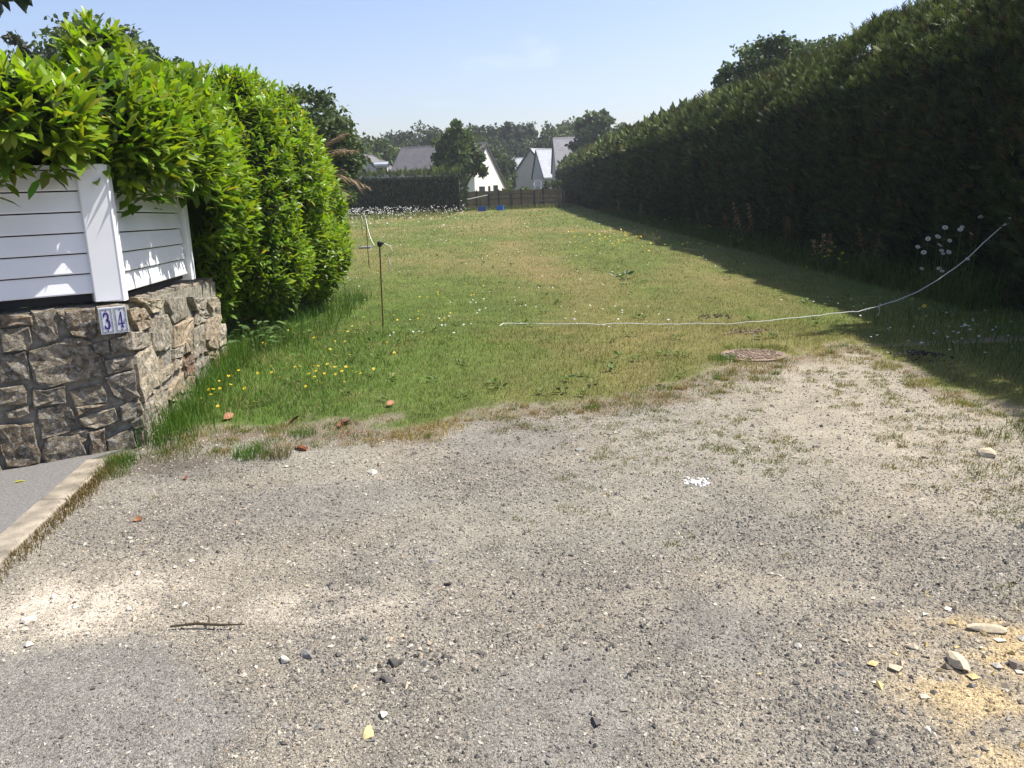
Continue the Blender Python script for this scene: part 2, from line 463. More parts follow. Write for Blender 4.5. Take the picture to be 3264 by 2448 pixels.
def asphalt(x, y):
    """smoother patches where old tarmac shows through"""
    m = ell(x, y, -1.65, 2.25, 0.78, 0.62, 0.16)
    m = np.maximum(m, 0.8 * ell(x, y, 0.10, 2.25, 0.34, 0.42, 0.35))
    m = np.maximum(m, 0.7 * ell(x, y, 0.75, 2.75, 0.25, 0.35, 0.5))
    m = np.maximum(m, 0.7 * ell(x, y, -0.05, 5.1, 0.42, 0.42, 0.4))
    return np.maximum(m, 0.6 * ell(x, y, -1.0, 4.2, 0.55, 0.35, 0.4))

def gz(x, y):
    x = np.asarray(x, float); y = np.asarray(y, float)
    z = 0.03 * (fbm(x * 0.5, y * 0.5, seed=9, octv=3) - 0.5) + 0.012 * (vnoise(x * 3, y * 3, seed=11) - 0.5)
    g = sstep(0, 0.6, edge_dist(x, y))
    z = z + 0.008 * g
    z = z * (1 - sstep(40, 60, y) * 0.6)
    near_wall = sstep(-1.9, -2.6, x) * (1 - sstep(7.5, 9.5, y))
    return z * (1 - near_wall) - 0.004 * near_wall

def grass_col(x, y, k=1.0):
    """turf albedo: lush near the wall, dry and olive in the middle of the plot"""
    lush = np.array([0.108, 0.178, 0.036]); olive = np.array([0.152, 0.190, 0.050]); dry = np.array([0.30, 0.235, 0.105])
    a = np.clip(sstep(1.6, -1.7, x) * (1 - sstep(8.0, 17, y)), 0, 1)
    n = fbm(np.asarray(x) * 0.45, np.asarray(y) * 0.22, seed=31, octv=5, gain=0.6)
    n2 = fbm(np.asarray(x) * 1.7, np.asarray(y) * 1.7, seed=33, octv=4)
    c = lush * a[:, None] + olive * (1 - a)[:, None]
    d = np.clip(sstep(0.44, 0.68, n) * 0.48 * (1 - a) + sstep(0.55, 0.75, n2) * 0.22, 0, 0.8)
    e = edge_dist(x, y)
    d = np.maximum(d, 0.8 * (1 - sstep(0.0, 0.42, e)) * (1 - 0.35 * a))
    # worn trodden patches along the middle
    track = np.exp(-((np.asarray(x) - 0.6) / 0.8) ** 2) * sstep(9, 14, np.asarray(y)) * 0.20
    d = np.clip(d + track * (0.5 + n2), 0, 0.85)
    # greener strip under the hedge
    c = c * (0.70 + 0.60 * fbm(np.asarray(x) * 2.6, np.asarray(y) * 1.9, seed=37, octv=4, gain=0.6))[:, None]
    h = sstep(3.6, 5.0, x)[:, None]
    c = c * (1 - d)[:, None] + dry * d[:, None]
    return (c * (1 - 0.45 * h) + lush * 0.45 * h) * k

def ground_col(x, y):
    base = np.array([0.250, 0.232, 0.192]); dk = np.array([0.17, 0.158, 0.14]); cr = np.array([0.54, 0.475, 0.38]); ye = np.array([0.47, 0.355, 0.19]); so = np.array([0.155, 0.115, 0.075])
    n = fbm(x * 2.2, y * 2.2, seed=51, octv=5)
    c = base[None] * (0.84 + 0.34 * n)[:, None]
    warm = sstep(0.45, 0.7, fbm(x * 0.8, y * 0.8, seed=57))[:, None]
    c = c * (1 - 0.4 * warm) + np.array([0.30, 0.255, 0.195]) * 0.4 * warm
    # sandier and paler towards the right
    sand = (sstep(0.8, 2.4, x) * sstep(3.2, 4.6, y))[:, None]
    c = c * (1 - 0.6 * sand) + np.array([0.385, 0.335, 0.255]) * 0.6 * sand
    d = dark_gravel(x, y)[:, None] * (1 - 0.75 * sand)
    c = c * (1 - 0.62 * d) + dk * 0.62 * d
    w = asphalt(x, y)[:, None] * 0.85; c = c * (1 - w) + np.array([0.205, 0.196, 0.178]) * w
    w = cream(x, y)[:, None]; c = c * (1 - 0.85 * w) + cr * 0.85 * w
    w = yellow(x, y)[:, None]; c = c * (1 - 0.8 * w) + ye * 0.8 * w
    e = edge_dist(x, y)
    s = np.exp(-(e / 0.16) ** 2)[:, None] * 0.6
    c = c * (1 - s) + so * s
    g = sstep(0.0, 0.35, e)[:, None]
    gc = grass_col(x, y) * 0.72
    c = c * (1 - g) + gc * g
    # dark damp soil by the wall
    w = (ell(x, y, -2.15, 4.95, 0.35, 0.25, 0.5) * 0.6)[:, None]
    return c * (1 - w) + np.array([0.085, 0.065, 0.05]) * w

def graded(segs):
    out = [segs[0][0]]
    for a, b, st in segs:
        n = max(1, int(round((b - a) / st)))
        out += list(a + (b - a) * (np.arange(n) + 1) / n)
    return np.array(out)
gx = graded([(-900, -100, 100), (-100, -30, 7), (-30, -8, 1.0), (-8, -3.4, 0.2), (-3.4, 4.4, 0.035), (4.4, 8, 0.2), (8, 30, 1.0), (30, 100, 7), (100, 900, 100)])
gy = graded([(-60, -4, 7), (-4, 1.6, 0.4), (1.6, 9.5, 0.035), (9.5, 16, 0.12), (16, 40, 0.5), (40, 100, 1.5), (100, 300, 25), (300, 1500, 150)])
XX, YY = np.meshgrid(gx, gy)
gxf, gyf = XX.ravel(), YY.ravel()
gV = np.stack([gxf, gyf, gz(gxf, gyf)], 1)
nx, ny = len(gx), len(gy)
ii = (np.arange(ny - 1)[:, None] * nx + np.arange(nx - 1)[None]).ravel()
gF = np.stack([ii, ii + 1, ii + nx + 1, ii + nx], 1)
ground = build('ground', gV, gF, M['ground'], tint=ground_col(gxf, gyf), smooth=True)
tag(ground, 'pale gravel drive running into an olive mown lawn', kind='structure')

# ------------------------------------------------------------------ stone wall, white fence, house number
WB = np.array([-2.47, 5.34, 0.0])
WD1 = np.array([0.83385, 0.55199, 0.0]); WN1 = np.array([0.55199, -0.83385, 0.0])
WD2 = np.array([-0.14239, 0.98981, 0.0]); WN2 = np.array([0.98981, 0.14239, 0.0])
UP = np.array([0, 0, 1.0])
def w1(u, z, n=0.0): return WB + WD1 * u + UP * z + WN1 * n
def w2(u, z, n=0.0): return WB + WD2 * u + UP * z + WN2 * n
FRONT= [[(-0.702,0.951),(-0.533,0.945),(-0.54,0.879),(-0.711,0.893)],[(-0.526,0.957),(-0.42,0.961),(-0.394,0.912),(-0.416,0.779),(-0.484,0.764),(-0.538,0.855)],[(-0.712,0.886),(-0.559,0.87),(-0.563,0.785),(-0.588,0.736),(-0.735,0.736)],[(-0.403,0.955),(-0.356,0.95),(-0.37,0.903),(-0.385,0.912)],[(-0.354,0.94),(-0.184,0.956),(-0.192,0.785),(-0.21,0.763),(-0.349,0.784),(-0.373,0.862)],[(-0.175,0.963),(-0.0,0.95),(-0.007,0.783),(-0.183,0.78)],[(-0.125,0.734),(-0.01,0.762),(-0.01,0.662),(-0.124,0.642)],[(-0.23,0.713),(-0.133,0.739),(-0.132,0.665),(-0.175,0.644),(-0.221,0.666)],[(-0.581,0.732),(-0.433,0.747),(-0.254,0.716),(-0.198,0.625),(-0.198,0.504),(-0.493,0.496),(-0.58,0.529)],[(-0.737,0.721),(-0.594,0.728),(-0.61,0.561),(-0.728,0.561),(-0.762,0.561)],[(-0.178,0.608),(-0.012,0.623),(-0.013,0.533),(-0.177,0.522)],[(-0.184,0.494),(-0.104,0.517),(-0.013,0.511),(-0.006,0.331),(-0.079,0.311),(-0.155,0.371)],[(-0.767,0.525),(-0.642,0.524),(-0.646,0.417),(-0.784,0.414)],[(-0.608,0.478),(-0.435,0.477),(-0.437,0.38),(-0.609,0.382)],[(-0.414,0.432),(-0.22,0.463),(-0.196,0.382),(-0.206,0.333),(-0.388,0.336)],[(-0.762,0.369),(-0.64,0.384),(-0.643,0.34),(-0.761,0.332)],[(-0.584,0.357),(-0.414,0.369),(-0.393,0.251),(-0.426,0.193),(-0.587,0.175)],[(-0.37,0.261),(-0.16,0.288),(-0.158,0.207),(-0.277,0.179),(-0.362,0.209)],[(-0.134,0.295),(0.001,0.311),(0.004,0.241),(-0.048,0.188),(-0.138,0.2)],[(-0.803,0.287),(-0.626,0.274),(-0.625,0.14),(-0.629,0.009),(-0.809,0.02),(-0.819,0.145)],[(-0.577,0.159),(-0.394,0.158),(-0.367,-0.008),(-0.431,-0.016),(-0.594,0.001),(-0.606,0.065)],[(-0.325,0.159),(-0.241,0.163),(-0.255,-0.032),(-0.348,-0.018)],[(-0.225,0.095),(-0.071,0.143),(-0.073,0.02),(-0.154,-0.016),(-0.229,0.007)],[(-0.054,0.119),(-0.003,0.122),(-0.005,0.029),(-0.059,0.025)],[(-0.086,0.179),(0.002,0.226),(-0.002,0.137),(-0.062,0.134)],[(-0.229,0.629),(-0.184,0.633),(-0.18,0.615),(-0.195,0.596)],[(-0.369,0.773),(-0.226,0.741),(-0.241,0.722),(-0.409,0.747)],[(-0.44,0.181),(-0.331,0.182),(-0.337,0.118),(-0.376,0.104),(-0.386,0.149)],[(-0.382,0.328),(-0.378,0.273),(-0.35,0.293),(-0.207,0.322),(-0.219,0.331)]]
RIGHT= [[(0.013,0.915),(0.344,0.875),(0.515,0.776),(0.46,0.723),(0.158,0.758),(0.052,0.845)],[(0.081,0.983),(0.855,0.888),(0.782,0.818),(0.533,0.812),(0.408,0.896)],[(0.891,0.883),(1.578,0.798),(1.576,0.636),(1.077,0.651),(0.963,0.774)],[(0.598,0.787),(0.945,0.752),(1.009,0.652),(0.975,0.523),(0.607,0.51),(0.452,0.554),(0.472,0.69)],[(-0.009,0.768),(0.388,0.718),(0.403,0.625),(0.039,0.632),(-0.034,0.667)],[(0.03,0.612),(0.408,0.601),(0.447,0.508),(0.377,0.312),(0.071,0.29),(0.018,0.418)],[(0.482,0.497),(0.62,0.488),(0.611,0.411),(0.465,0.406)],[(0.468,0.394),(0.91,0.379),(0.919,0.305),(0.469,0.298),(0.416,0.35)],[(0.976,0.479),(1.26,0.458),(1.224,0.39),(0.972,0.406)],[(0.965,0.393),(1.208,0.369),(1.139,0.301),(0.954,0.307)],[(1.243,0.364),(1.597,0.335),(1.543,0.163),(1.224,0.204)],[(1.075,0.648),(1.697,0.613),(1.597,0.358),(1.277,0.385),(1.282,0.463),(1.017,0.491)],[(0.707,0.218),(1.184,0.248),(1.111,0.078),(0.903,0.079),(0.669,0.144)],[(0.408,0.277),(0.674,0.241),(0.633,0.112),(0.532,0.015),(0.223,0.05),(0.186,0.227)],[(0.089,0.263),(0.174,0.257),(0.203,0.068),(0.025,0.028)],[(1.84,0.644),(2.253,0.616),(2.469,0.494),(2.108,0.51),(1.782,0.54)],[(1.673,0.518),(2.132,0.503),(2.046,0.272),(1.623,0.278)],[(2.21,0.508),(2.731,0.492),(2.6,0.185),(2.283,0.23),(2.123,0.357)],[(1.671,0.787),(2.307,0.708),(2.236,0.626),(1.824,0.654)],[(2.361,0.702),(2.823,0.645),(2.904,0.484),(2.506,0.497)],[(2.853,0.641),(2.947,0.629),(2.924,0.405),(2.724,0.408)],[(2.674,0.398),(3.044,0.354),(2.959,0.159),(2.634,0.186)],[(2.709,0.165),(2.999,0.128),(2.957,-0.037),(2.724,-0.015)],[(1.599,0.22),(2.19,0.19),(2.182,0.033),(1.7,0.033),(1.555,0.126)],[(2.283,0.144),(2.599,0.092),(2.558,0.006),(2.341,0.001)],[(1.251,0.184),(1.507,0.158),(1.446,0.034),(1.194,0.078)],[(0.742,0.097),(0.888,0.077),(0.882,0.039),(0.74,0.03)],[(2.065,0.249),(2.592,0.17),(2.637,0.092),(2.207,0.161),(2.179,0.197)],[(0.271,0.033),(0.513,0.008),(0.385,-0.032),(0.111,-0.006)],[(0.927,0.071),(1.182,0.07),(1.434,0.028),(1.185,0.006),(0.906,0.033)],[(1.73,0.024),(2.196,0.015),(2.498,-0.002),(2.324,-0.028),(1.8,-0.011)]]

wall = thing('stone_wall', 'low rubble stone wall with lichen, turning a corner under the white slatted fence', 'wall', (WB[0], WB[1], 0.0))
mb = MB()
TH = 0.36
# mortar body: an L in plan, its face 3.5 cm behind the stones
def plan(u1, n1_, u2, n2_):
    return None
mt = MB()
inner_c = WB + WN1 * -0.035 + WN2 * -0.035
# outline of the L (outer faces recessed, inner faces TH behind)
pA = WB + WD1 * -2.6 - WN1 * 0.016
pB = WB - WN1 * 0.012 - WN2 * 0.012
pC = WB + WD2 * 2.90 - WN2 * 0.016
pD = WB + WD2 * 2.90 - WN2 * TH
pE = WB - WN1 * TH * 0.75 - WN2 * TH * 0.75
pF = WB + WD1 * -2.6 - WN1 * TH
zt = {0: 0.945, 1: 0.945, 2: 0.80, 3: 0.80, 4: 0.945, 5: 0.945}
poly = [pA, pB, pC, pD, pE, pF]
n = len(poly)
V = [np.array([p[0], p[1], -0.25]) for p in poly] + [np.array([p[0], p[1], zt[i]]) for i, p in enumerate(poly)]
F = [[i, (i + 1) % n, n + (i + 1) % n, n + i] for i in range(n)]
F += [[n + 0, n + 1, n + 4, n + 5], [n + 1, n + 2, n + 3, n + 4], [5, 4, 1, 0], [4, 3, 2, 1]]
mt.add(V, F)
mt.make('mortar', M['mortar'], wall)

STONE_COLS = [(0.38, 0.34, 0.275), (0.33, 0.30, 0.255), (0.42, 0.38, 0.305), (0.28, 0.26, 0.23), (0.34, 0.28, 0.21), (0.44, 0.405, 0.335)]
def face_stone(poly2, fr, seed, col, proud):
    """a stone in the wall face: outline, bulging front; about 60 triangles"""
    r = random.Random(seed)
    P = [np.array(p, float) for p in poly2]
    area = 0.5 * sum(P[i][0] * P[(i + 1) % len(P)][1] - P[(i + 1) % len(P)][0] * P[i][1] for i in range(len(P)))
    if area < 0: P = P[::-1]
    c = sum(P) / len(P)
    out = []
    for i in range(len(P)):
        a, b = P[i], P[(i + 1) % len(P)]
        L = np.linalg.norm(b - a)
        k = max(1, min(4, int(round(L / 0.07))))
        for j in range(k):
            t = j / k
            q = a + (b - a) * t
            if j == 0:                      # round the corner off a little
                q = q + (c - q) * 0.015
            q = q + np.array([r.uniform(-1, 1), r.uniform(-1, 1)]) * min(0.011, 0.13 * L)
            q = q - (c - q) / (np.linalg.norm(c - q) + 1e-6) * 0.004
            out.append(q)
    n = len(out)
    size = math.sqrt(abs(area))
    V = []; 
    for q in out: V.append(fr(q[0], max(q[1], -0.03), -0.07))
    for q in out: V.append(fr(q[0], max(q[1], -0.03), proud * 0.55 + r.uniform(-0.006, 0.006)))
    for s, hgt in ((0.90, 1.0), (0.5, 1.0)):
        for q in out:
            p = c + (q - c) * (s + r.uniform(-0.05, 0.05))
            V.append(fr(p[0], max(p[1], -0.03), proud * hgt + r.uniform(-1, 1) * 0.008 + 0.12 * size * (vnoise(p[0] * 9, p[1] * 9, seed=seed) - 0.5)))
    V.append(fr(c[0], c[1], proud * 1.1 + r.uniform(-0.008, 0.008)))
    F = []
    for ring in range(3):
        for i in range(n):
            j = (i + 1) % n
            F.append([ring * n + i, ring * n + j, (ring + 1) * n + j, (ring + 1) * n + i])
    for i in range(n): F.append([3 * n + i, 3 * n + (i + 1) % n, 4 * n])
    T = np.tile(np.array(col), (len(V), 1))
    o = build('stone', V, F, M['stone'], wall, tint=T)
    return o
sd = 100
for poly2 in FRONT:
    sd += 1; r = random.Random(sd)
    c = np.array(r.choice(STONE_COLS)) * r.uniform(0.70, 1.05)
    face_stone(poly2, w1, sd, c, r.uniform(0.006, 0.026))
special = {10: (0.25, 0.145, 0.095), 24: (0.34, 0.20, 0.10)}
for i, poly2 in enumerate(RIGHT):
    sd += 1; r = random.Random(sd)
    c = np.array(special.get(i, np.array(r.choice(STONE_COLS)) * r.uniform(1.15, 1.6)))  # return-face stones tinted paler: sunlight on that side put into their colour
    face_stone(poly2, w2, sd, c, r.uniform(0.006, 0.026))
# the stretch of wall further left, beyond the picture
zz = 0.0
while zz < 0.9:
    hh = random.uniform(0.12, 0.22); hh = min(hh, 0.95 - zz)
    uu = -0.83 - random.uniform(0, 0.05)
    while uu > -2.5:
        ww = random.uniform(0.16, 0.36)
        j = lambda: random.uniform(-0.012, 0.012)
        sd += 1
        face_stone([(uu - ww + j(), zz + 0.008 + j()), (uu + j(), zz + 0.008 + j()), (uu + j(), zz + hh - 0.01 + j()), (uu - ww + j(), zz + hh - 0.01 + j())], w1, sd,
                   np.array(random.choice(STONE_COLS)) * random.uniform(0.7, 1.05), random.uniform(0.022, 0.05))
        uu -= ww + 0.02
    zz += hh + 0.015
# cap stones laid flat along the top
def cap_stone(fr, u0, u1, z0, z1, sd, over):
    r = random.Random(sd)
    nu, nn = 3, 3
    V = []; F = []
    for k, zb in enumerate((0, 1)):
        for i in range(nu + 1):
            for j in range(nn + 1):
                u = u0 + (u1 - u0) * i / nu; n_ = over - (TH + over + 0.02) * j / nn
                edge = 0.012 if (i in (0, nu) or j in (0, nn)) else 0
                z = (z0 if k == 0 else z1 - edge * 1.5 + r.uniform(-0.008, 0.008))
                V.append(fr(u + r.uniform(-0.008, 0.008), z, n_ + r.uniform(-0.010, 0.010)))
    W = nn + 1; K = (nu + 1) * W
    for i in range(nu):
        for j in range(nn):
            a = i * W + j
            F.append([K + a, K + a + W, K + a + W + 1, K + a + 1])
            F.append([a, a + 1, a + W + 1, a + W])
    for i in range(nu):
        a = i * W; F.append([a, a + W, K + a + W, K + a]); a = i * W + nn; F.append([a, K + a, K + a + W, a + W])
    for j in range(nn):
        a = j; F.append([a, K + a, K + a + 1, a + 1]); a = nu * W + j; F.append([a, a + 1, K + a + 1, K + a])
    c = np.array(r.choice(STONE_COLS)) * r.uniform(0.9, 1.25)
    build('stone', V, F, M['stone'], wall, tint=np.tile(c, (len(V), 1)))
for (a, b) in [(-2.55, -2.2), (-2.19, -1.8), (-1.79, -1.35), (-1.34, -0.95), (-0.94, -0.71)]:
    sd += 1; cap_stone(w1, a, b, 0.93, 0.975, sd, 0.01)
for (a, b, zt_) in [(0.03, 0.52, 0.965), (0.53, 0.98, 0.945), (0.99, 1.55, 0.93), (1.56, 2.05, 0.90), (2.06, 2.5, 0.875), (2.51, 2.93, 0.85)]:
    sd += 1; cap_stone(w2, a, b, 0.70, zt_, sd, -0.03)
sd += 1
cap_stone(w1, -0.69, -0.03, 0.945, 0.972, sd, -0.045)

# --- white slatted fence
fence = thing('slatted_fence', 'white plastic slatted fence on top of the stone wall beneath the laurel', 'fence', (WB[0], WB[1], 0.97))
def slat(fr, u0, u1, z0, z1, n0, name='slat'):
    s = MB()
    # clapboard: lower edge stands proud, upper edge tucked in, small lip under it
    prof = [(z0 + 0.004, n0 + 0.032), (z0 + 0.012, n0 + 0.034), (z1 - 0.005, n0 + 0.016), (z1 - 0.005, n0 - 0.004), (z0 + 0.004, n0 + 0.004)]
    k = len(prof)
    V = [fr(u0, z, n_) for z, n_ in prof] + [fr(u1, z, n_) for z, n_ in prof]
    F = [[i, k + i, k + (i + 1) % k, (i + 1) % k] for i in range(k)] + [list(range(k)), [k + i for i in range(k)][::-1]]
    s.add(V, F); return s.make(name, M['pvc'], fence)
NF = -0.10     # fence plane set back from the wall face
def pw1(u, z, n=0.0): return w1(u, z, n + 0.0)
zb, ztop, cnt = 1.035, 1.80, 6
hs = (ztop - zb) / cnt
for i in range(cnt):
    slat(w1, -2.55, -0.165, zb + i * hs, zb + (i + 1) * hs, -0.075)
zb2, zt2 = 1.02, 1.80
def w2f(u, z, n=0.0): return w2(u, z - 0.028 * u, n)
hs = (zt2 - zb2) / cnt
for i in range(cnt):
    slat(w2f, 0.095, 1.93, zb2 + i * hs, zb2 + (i + 1) * hs, -0.075)
def post(fr, u0, u1, z0, z1, n0, n1, name='post'):
    s = MB()
    P = [(u0, n0), (u1, n0), (u1, n1), (u0, n1)]
    bev = 0.006
    Q = [(u0 + bev, n0), (u1 - bev, n0), (u1, n0 + bev), (u1, n1 - bev), (u1 - bev, n1), (u0 + bev, n1), (u0, n1 - bev), (u0, n0 + bev)]
    k = len(Q); cu, cn = (u0 + u1) / 2, (n0 + n1) / 2
    V = [fr(u, z0, n_) for u, n_ in Q] + [fr(u, z1, n_) for u, n_ in Q] + [fr(cu, z1 + 0.012, cn)]
    F = [[i, (i + 1) % k, k + (i + 1) % k, k + i] for i in range(k)] + [[k + i, k + (i + 1) % k, 2 * k] for i in range(k)] + [list(range(k))[::-1]]
    s.add(V, F); return s.make(name, M['pvc'], fence)
post(w1, -0.175, -0.012, 0.985, 1.83, -0.14, -0.012)
post(w2, 0.004, 0.090, 0.975, 1.825, -0.14, -0.006)
post(w2f, 1.94, 2.07, 0.97, 1.80, -0.13, -0.005)
post(w1, -2.68, -2.56, 0.98, 1.82, -0.14, -0.012)
s = MB(); s.box((-2.55, -0.115, 0.985), (-0.18, -0.085, 1.036), (WD1, WN1, UP), WB); s.make('base_strip', M['dark_gap'], fence)
s = MB(); s.box((0.095, -0.115, 0.93), (1.935, -0.085, 0.985), (WD2, WN2, UP), WB); s.make('base_strip', M['dark_gap'], fence)
for fr, u0, u1, z0_, z1_ in ((w1, -2.55, -0.17, 1.036, 1.80), (w2f, 0.095, 1.93, 1.02, 1.80)):
    s = MB(); V = [fr(u, zz_, n_) for u in (u0, u1) for zz_ in (z0_, z1_) for n_ in (-0.10, -0.082)]
    s.add(V, [[0,1,3,2],[4,6,7,5],[0,4,5,1],[2,3,7,6],[0,2,6,4],[1,5,7,3]]); s.make('gap_shade_backing', M['dark_gap'], fence)  # near-black sheet, its colour stands for the shade in the slat gaps
for fr, u0, u1, z in ((w1, -2.55, -0.18, 1.80), (w2f, 0.095, 1.93, 1.80)):
    s = MB(); V = [fr(u, zz_, n_) for u in (u0, u1) for zz_ in (z + 0.003, z + 0.028) for n_ in (-0.10, -0.06)]
    s.add(V, [[0,1,3,2],[4,6,7,5],[0,4,5,1],[2,3,7,6],[0,2,6,4],[1,5,7,3]]); s.make('top_rail', M['pvc'], fence)

# --- house number plaque: two glazed tiles, 3 and 4
plq = thing('house_number', 'small glazed tile plaque reading 34 in dark blue on the wall corner', 'house number', tuple(w1(-0.095, 0.79, 0.06)))
def strokes_mesh(frp, pts, n0, n1):
    """ribbon with varying half width along a centre line, in plaque coordinates"""
    s = MB(); P = np.array([(p[0], p[1]) for p in pts]); h = [p[2] for p in pts]
    k = len(P); Lf = []; Rt = []
    for i in range(k):
        d = P[min(i + 1, k - 1)] - P[max(i - 1, 0)]; d = d / (np.linalg.norm(d) + 1e-9); nn_ = np.array([-d[1], d[0]])
        Lf.append(P[i] + nn_ * h[i]); Rt.append(P[i] - nn_ * h[i])
    V = [frp(*q, n1) for q in Lf] + [frp(*q, n1) for q in Rt] + [frp(*q, n0) for q in Lf] + [frp(*q, n0) for q in Rt]
    F = []
    for i in range(k - 1):
        F += [[i, k + i, k + i + 1, i + 1], [2*k + i, i, i + 1, 2*k + i + 1], [k + i, 3*k + i, 3*k + i + 1, k + i + 1]]
    s.add(V, F); return s
PW, PH = 0.163, 0.165
TW = PW / 2
for ti, u0 in enumerate((-0.178, -0.178 + TW)):
    def frp(a, b, n_, u0=u0): return w1(u0 + a, 0.785 + b, 0.062 + n_)
    s = MB(); s.box((u0 + 0.0008, 0.062 - 0.03, 0.785), (u0 + TW - 0.0008, 0.062 + 0.008, 0.785 + PH), (WD1, WN1, UP), WB)
    tile = s.make('tile', M['tile_white'], plq)
    # grey patterned border as four strips
    b0, b1 = 0.006, 0.017
    s = MB()
    for (a0, a1, c0, c1) in ((b0, b1, b0, PH - b0), (TW - b1, TW - b0, b0, PH - b0), (b1, TW - b1, b0, b1), (b1, TW - b1, PH - b1, PH - b0)):
        s.box((u0 + a0, 0.0702, 0.785 + c0), (u0 + a1, 0.0708, 0.785 + c1), (WD1, WN1, UP), WB)
    s.make('border', M['tile_grey'], tile)
    # small diamonds top and bottom
    for bb in (0.0195, PH - 0.0195):
        c = TW / 2; s = MB()
        s.prism([frp(c - 0.005, bb, 0.0088), frp(c, bb - 0.006, 0.0088), frp(c + 0.005, bb, 0.0088), frp(c, bb + 0.006, 0.0088)], WN1 * 0.0006)
        s.make('diamond', M['tile_blue'], tile)
    gx0, gy0, gw, gh = 0.0235, 0.031, TW - 0.047, 0.104
    if ti == 0:
        top = [(0.04, 0.74, 0.068), (0.06, 0.82, 0.135), (0.20, 0.93, 0.095), (0.45, 0.965, 0.054), (0.70, 0.90, 0.121), (0.80, 0.78, 0.176), (0.76, 0.66, 0.162), (0.60, 0.57, 0.081), (0.38, 0.535, 0.054)]
        bot = [(0.38, 0.535, 0.054), (0.66, 0.50, 0.095), (0.86, 0.38, 0.189), (0.88, 0.24, 0.203), (0.76, 0.10, 0.135), (0.52, 0.03, 0.054), (0.28, 0.06, 0.081), (0.12, 0.15, 0.135), (0.10, 0.24, 0.081)]
        s = MB()
        for st in (top, bot):
            s2 = strokes_mesh(lambda a, b, n_: frp(gx0 + a * gw, gy0 + b * gh, n_), st, 0.0085, 0.0096)
            s.add(s2.V, s2.F)
        s.make('numeral', M['tile_blue'], tile)
    else:
        q = lambda a, b: frp(gx0 + a * gw, gy0 + b * gh, 0.0085)
        s = MB()
        s.prism([q(0.50, 0.12), q(0.78, 0.12), q(0.74, 1.0), q(0.50, 0.96)], WN1 * 0.0011)          # stem
        s.prism([q(0.60, 1.0), q(0.46, 0.88), q(-0.02, 0.26), q(0.0, 0.20), q(0.14, 0.28), q(0.56, 0.86)], WN1 * 0.00105)   # diagonal
        s.prism([q(-0.02, 0.21), q(1.06, 0.22), q(1.06, 0.30), q(-0.02, 0.29)], WN1 * 0.0010)        # bar
        s.prism([q(0.90, 0.28), q(1.08, 0.28), q(1.06, 0.52), q(1.0, 0.46)], WN1 * 0.00095)         # spur
        s.prism([q(0.36, 0.0), q(0.98, 0.0), q(0.80, 0.13), q(0.48, 0.13)], WN1 * 0.0009)           # foot
        s.make('numeral', M['tile_blue'], tile)

# ------------------------------------------------------------------ pavement and flush kerb at the left
ko = [np.array([-2.36 + (3.49 - y) * (0.2 / 1.54) * 1.0, y]) for y in (0.5, 1.4, 2.4, 3.49, 4.3, 5.03)]
ko = [np.array([x, y]) for x, y in ((-1.98, 0.5), (-2.09, 1.4), (-2.22, 2.4), (-2.36, 3.49), (-2.465, 4.3), (-2.55, 5.02))]
pv = MB()
outer = [(k[0] - 0.16, k[1]) for k in ko]
rows = []
for (x, y) in outer + [(WB[0] - 0.10, WB[1] - 0.09)]:
    xl = WB[0] + (y - WB[1]) * WD1[0] / WD1[1]
    rows.append((min(xl, x - 0.002), x, y))
V = []
for z in (0.012, -0.2):
    for xl, xr, y in rows: V += [(xl, y, z), (xr, y, z)]
k2 = 2 * len(rows); F = []
for i in range(len(rows) - 1):
    a0 = 2 * i
    F += [[a0, a0 + 1, a0 + 3, a0 + 2], [k2 + a0, k2 + a0 + 2, k2 + a0 + 3, k2 + a0 + 1], [a0 + 1, k2 + a0 + 1, k2 + a0 + 3, a0 + 3]]
pv.add(V, F)
pav = pv.make('pavement', M['asphalt']); tag(pav, 'grey asphalt pavement at the foot of the stone wall', kind='structure')
kb = bpy.data.objects.new('kerb', None); kb.location = (0, 0, 0); kb['kind'] = 'structure'; kb['label'] = 'flush concrete kerb edging the pavement'
_link(kb, None, (0, 0, 0))
for i in range(len(ko) - 1):
    a, b = ko[i], ko[i + 1]
    t = (b - a) / np.linalg.norm(b - a); a2 = a + t * 0.004; b2 = b - t * 0.004
    nrm = np.array([-1.0, 0])
    P = [(*a2, 0), (*b2, 0), (b2[0] - 0.157, b2[1], 0), (a2[0] - 0.157, a2[1], 0)]
    s = MB(); bv = 0.012
    V = [(p[0], p[1], -0.2) for p in P] + [(p[0], p[1], 0.014) for p in P]
    V += [(P[0][0] - bv, P[0][1] + bv, 0.024), (P[1][0] - bv, P[1][1] - bv, 0.022), (P[2][0] + bv, P[2][1] - bv, 0.024), (P[3][0] + bv, P[3][1] + bv, 0.022)]
    F = [[i_, (i_ + 1) % 4, 4 + (i_ + 1) % 4, 4 + i_] for i_ in range(4)] + [[4 + i_, 4 + (i_ + 1) % 4, 8 + (i_ + 1) % 4, 8 + i_] for i_ in range(4)] + [[8, 9, 10, 11]]
    s.add(V, F); s.make('kerb_stone', M['conc'], kb)

# ------------------------------------------------------------------ foliage generators
def rand_unit(n, rng):
    v = rng.normal(size=(n, 3)); return v / np.linalg.norm(v, axis=1, keepdims=True)

def norm(v): return v / (np.linalg.norm(v, axis=-1, keepdims=True) + 1e-9)

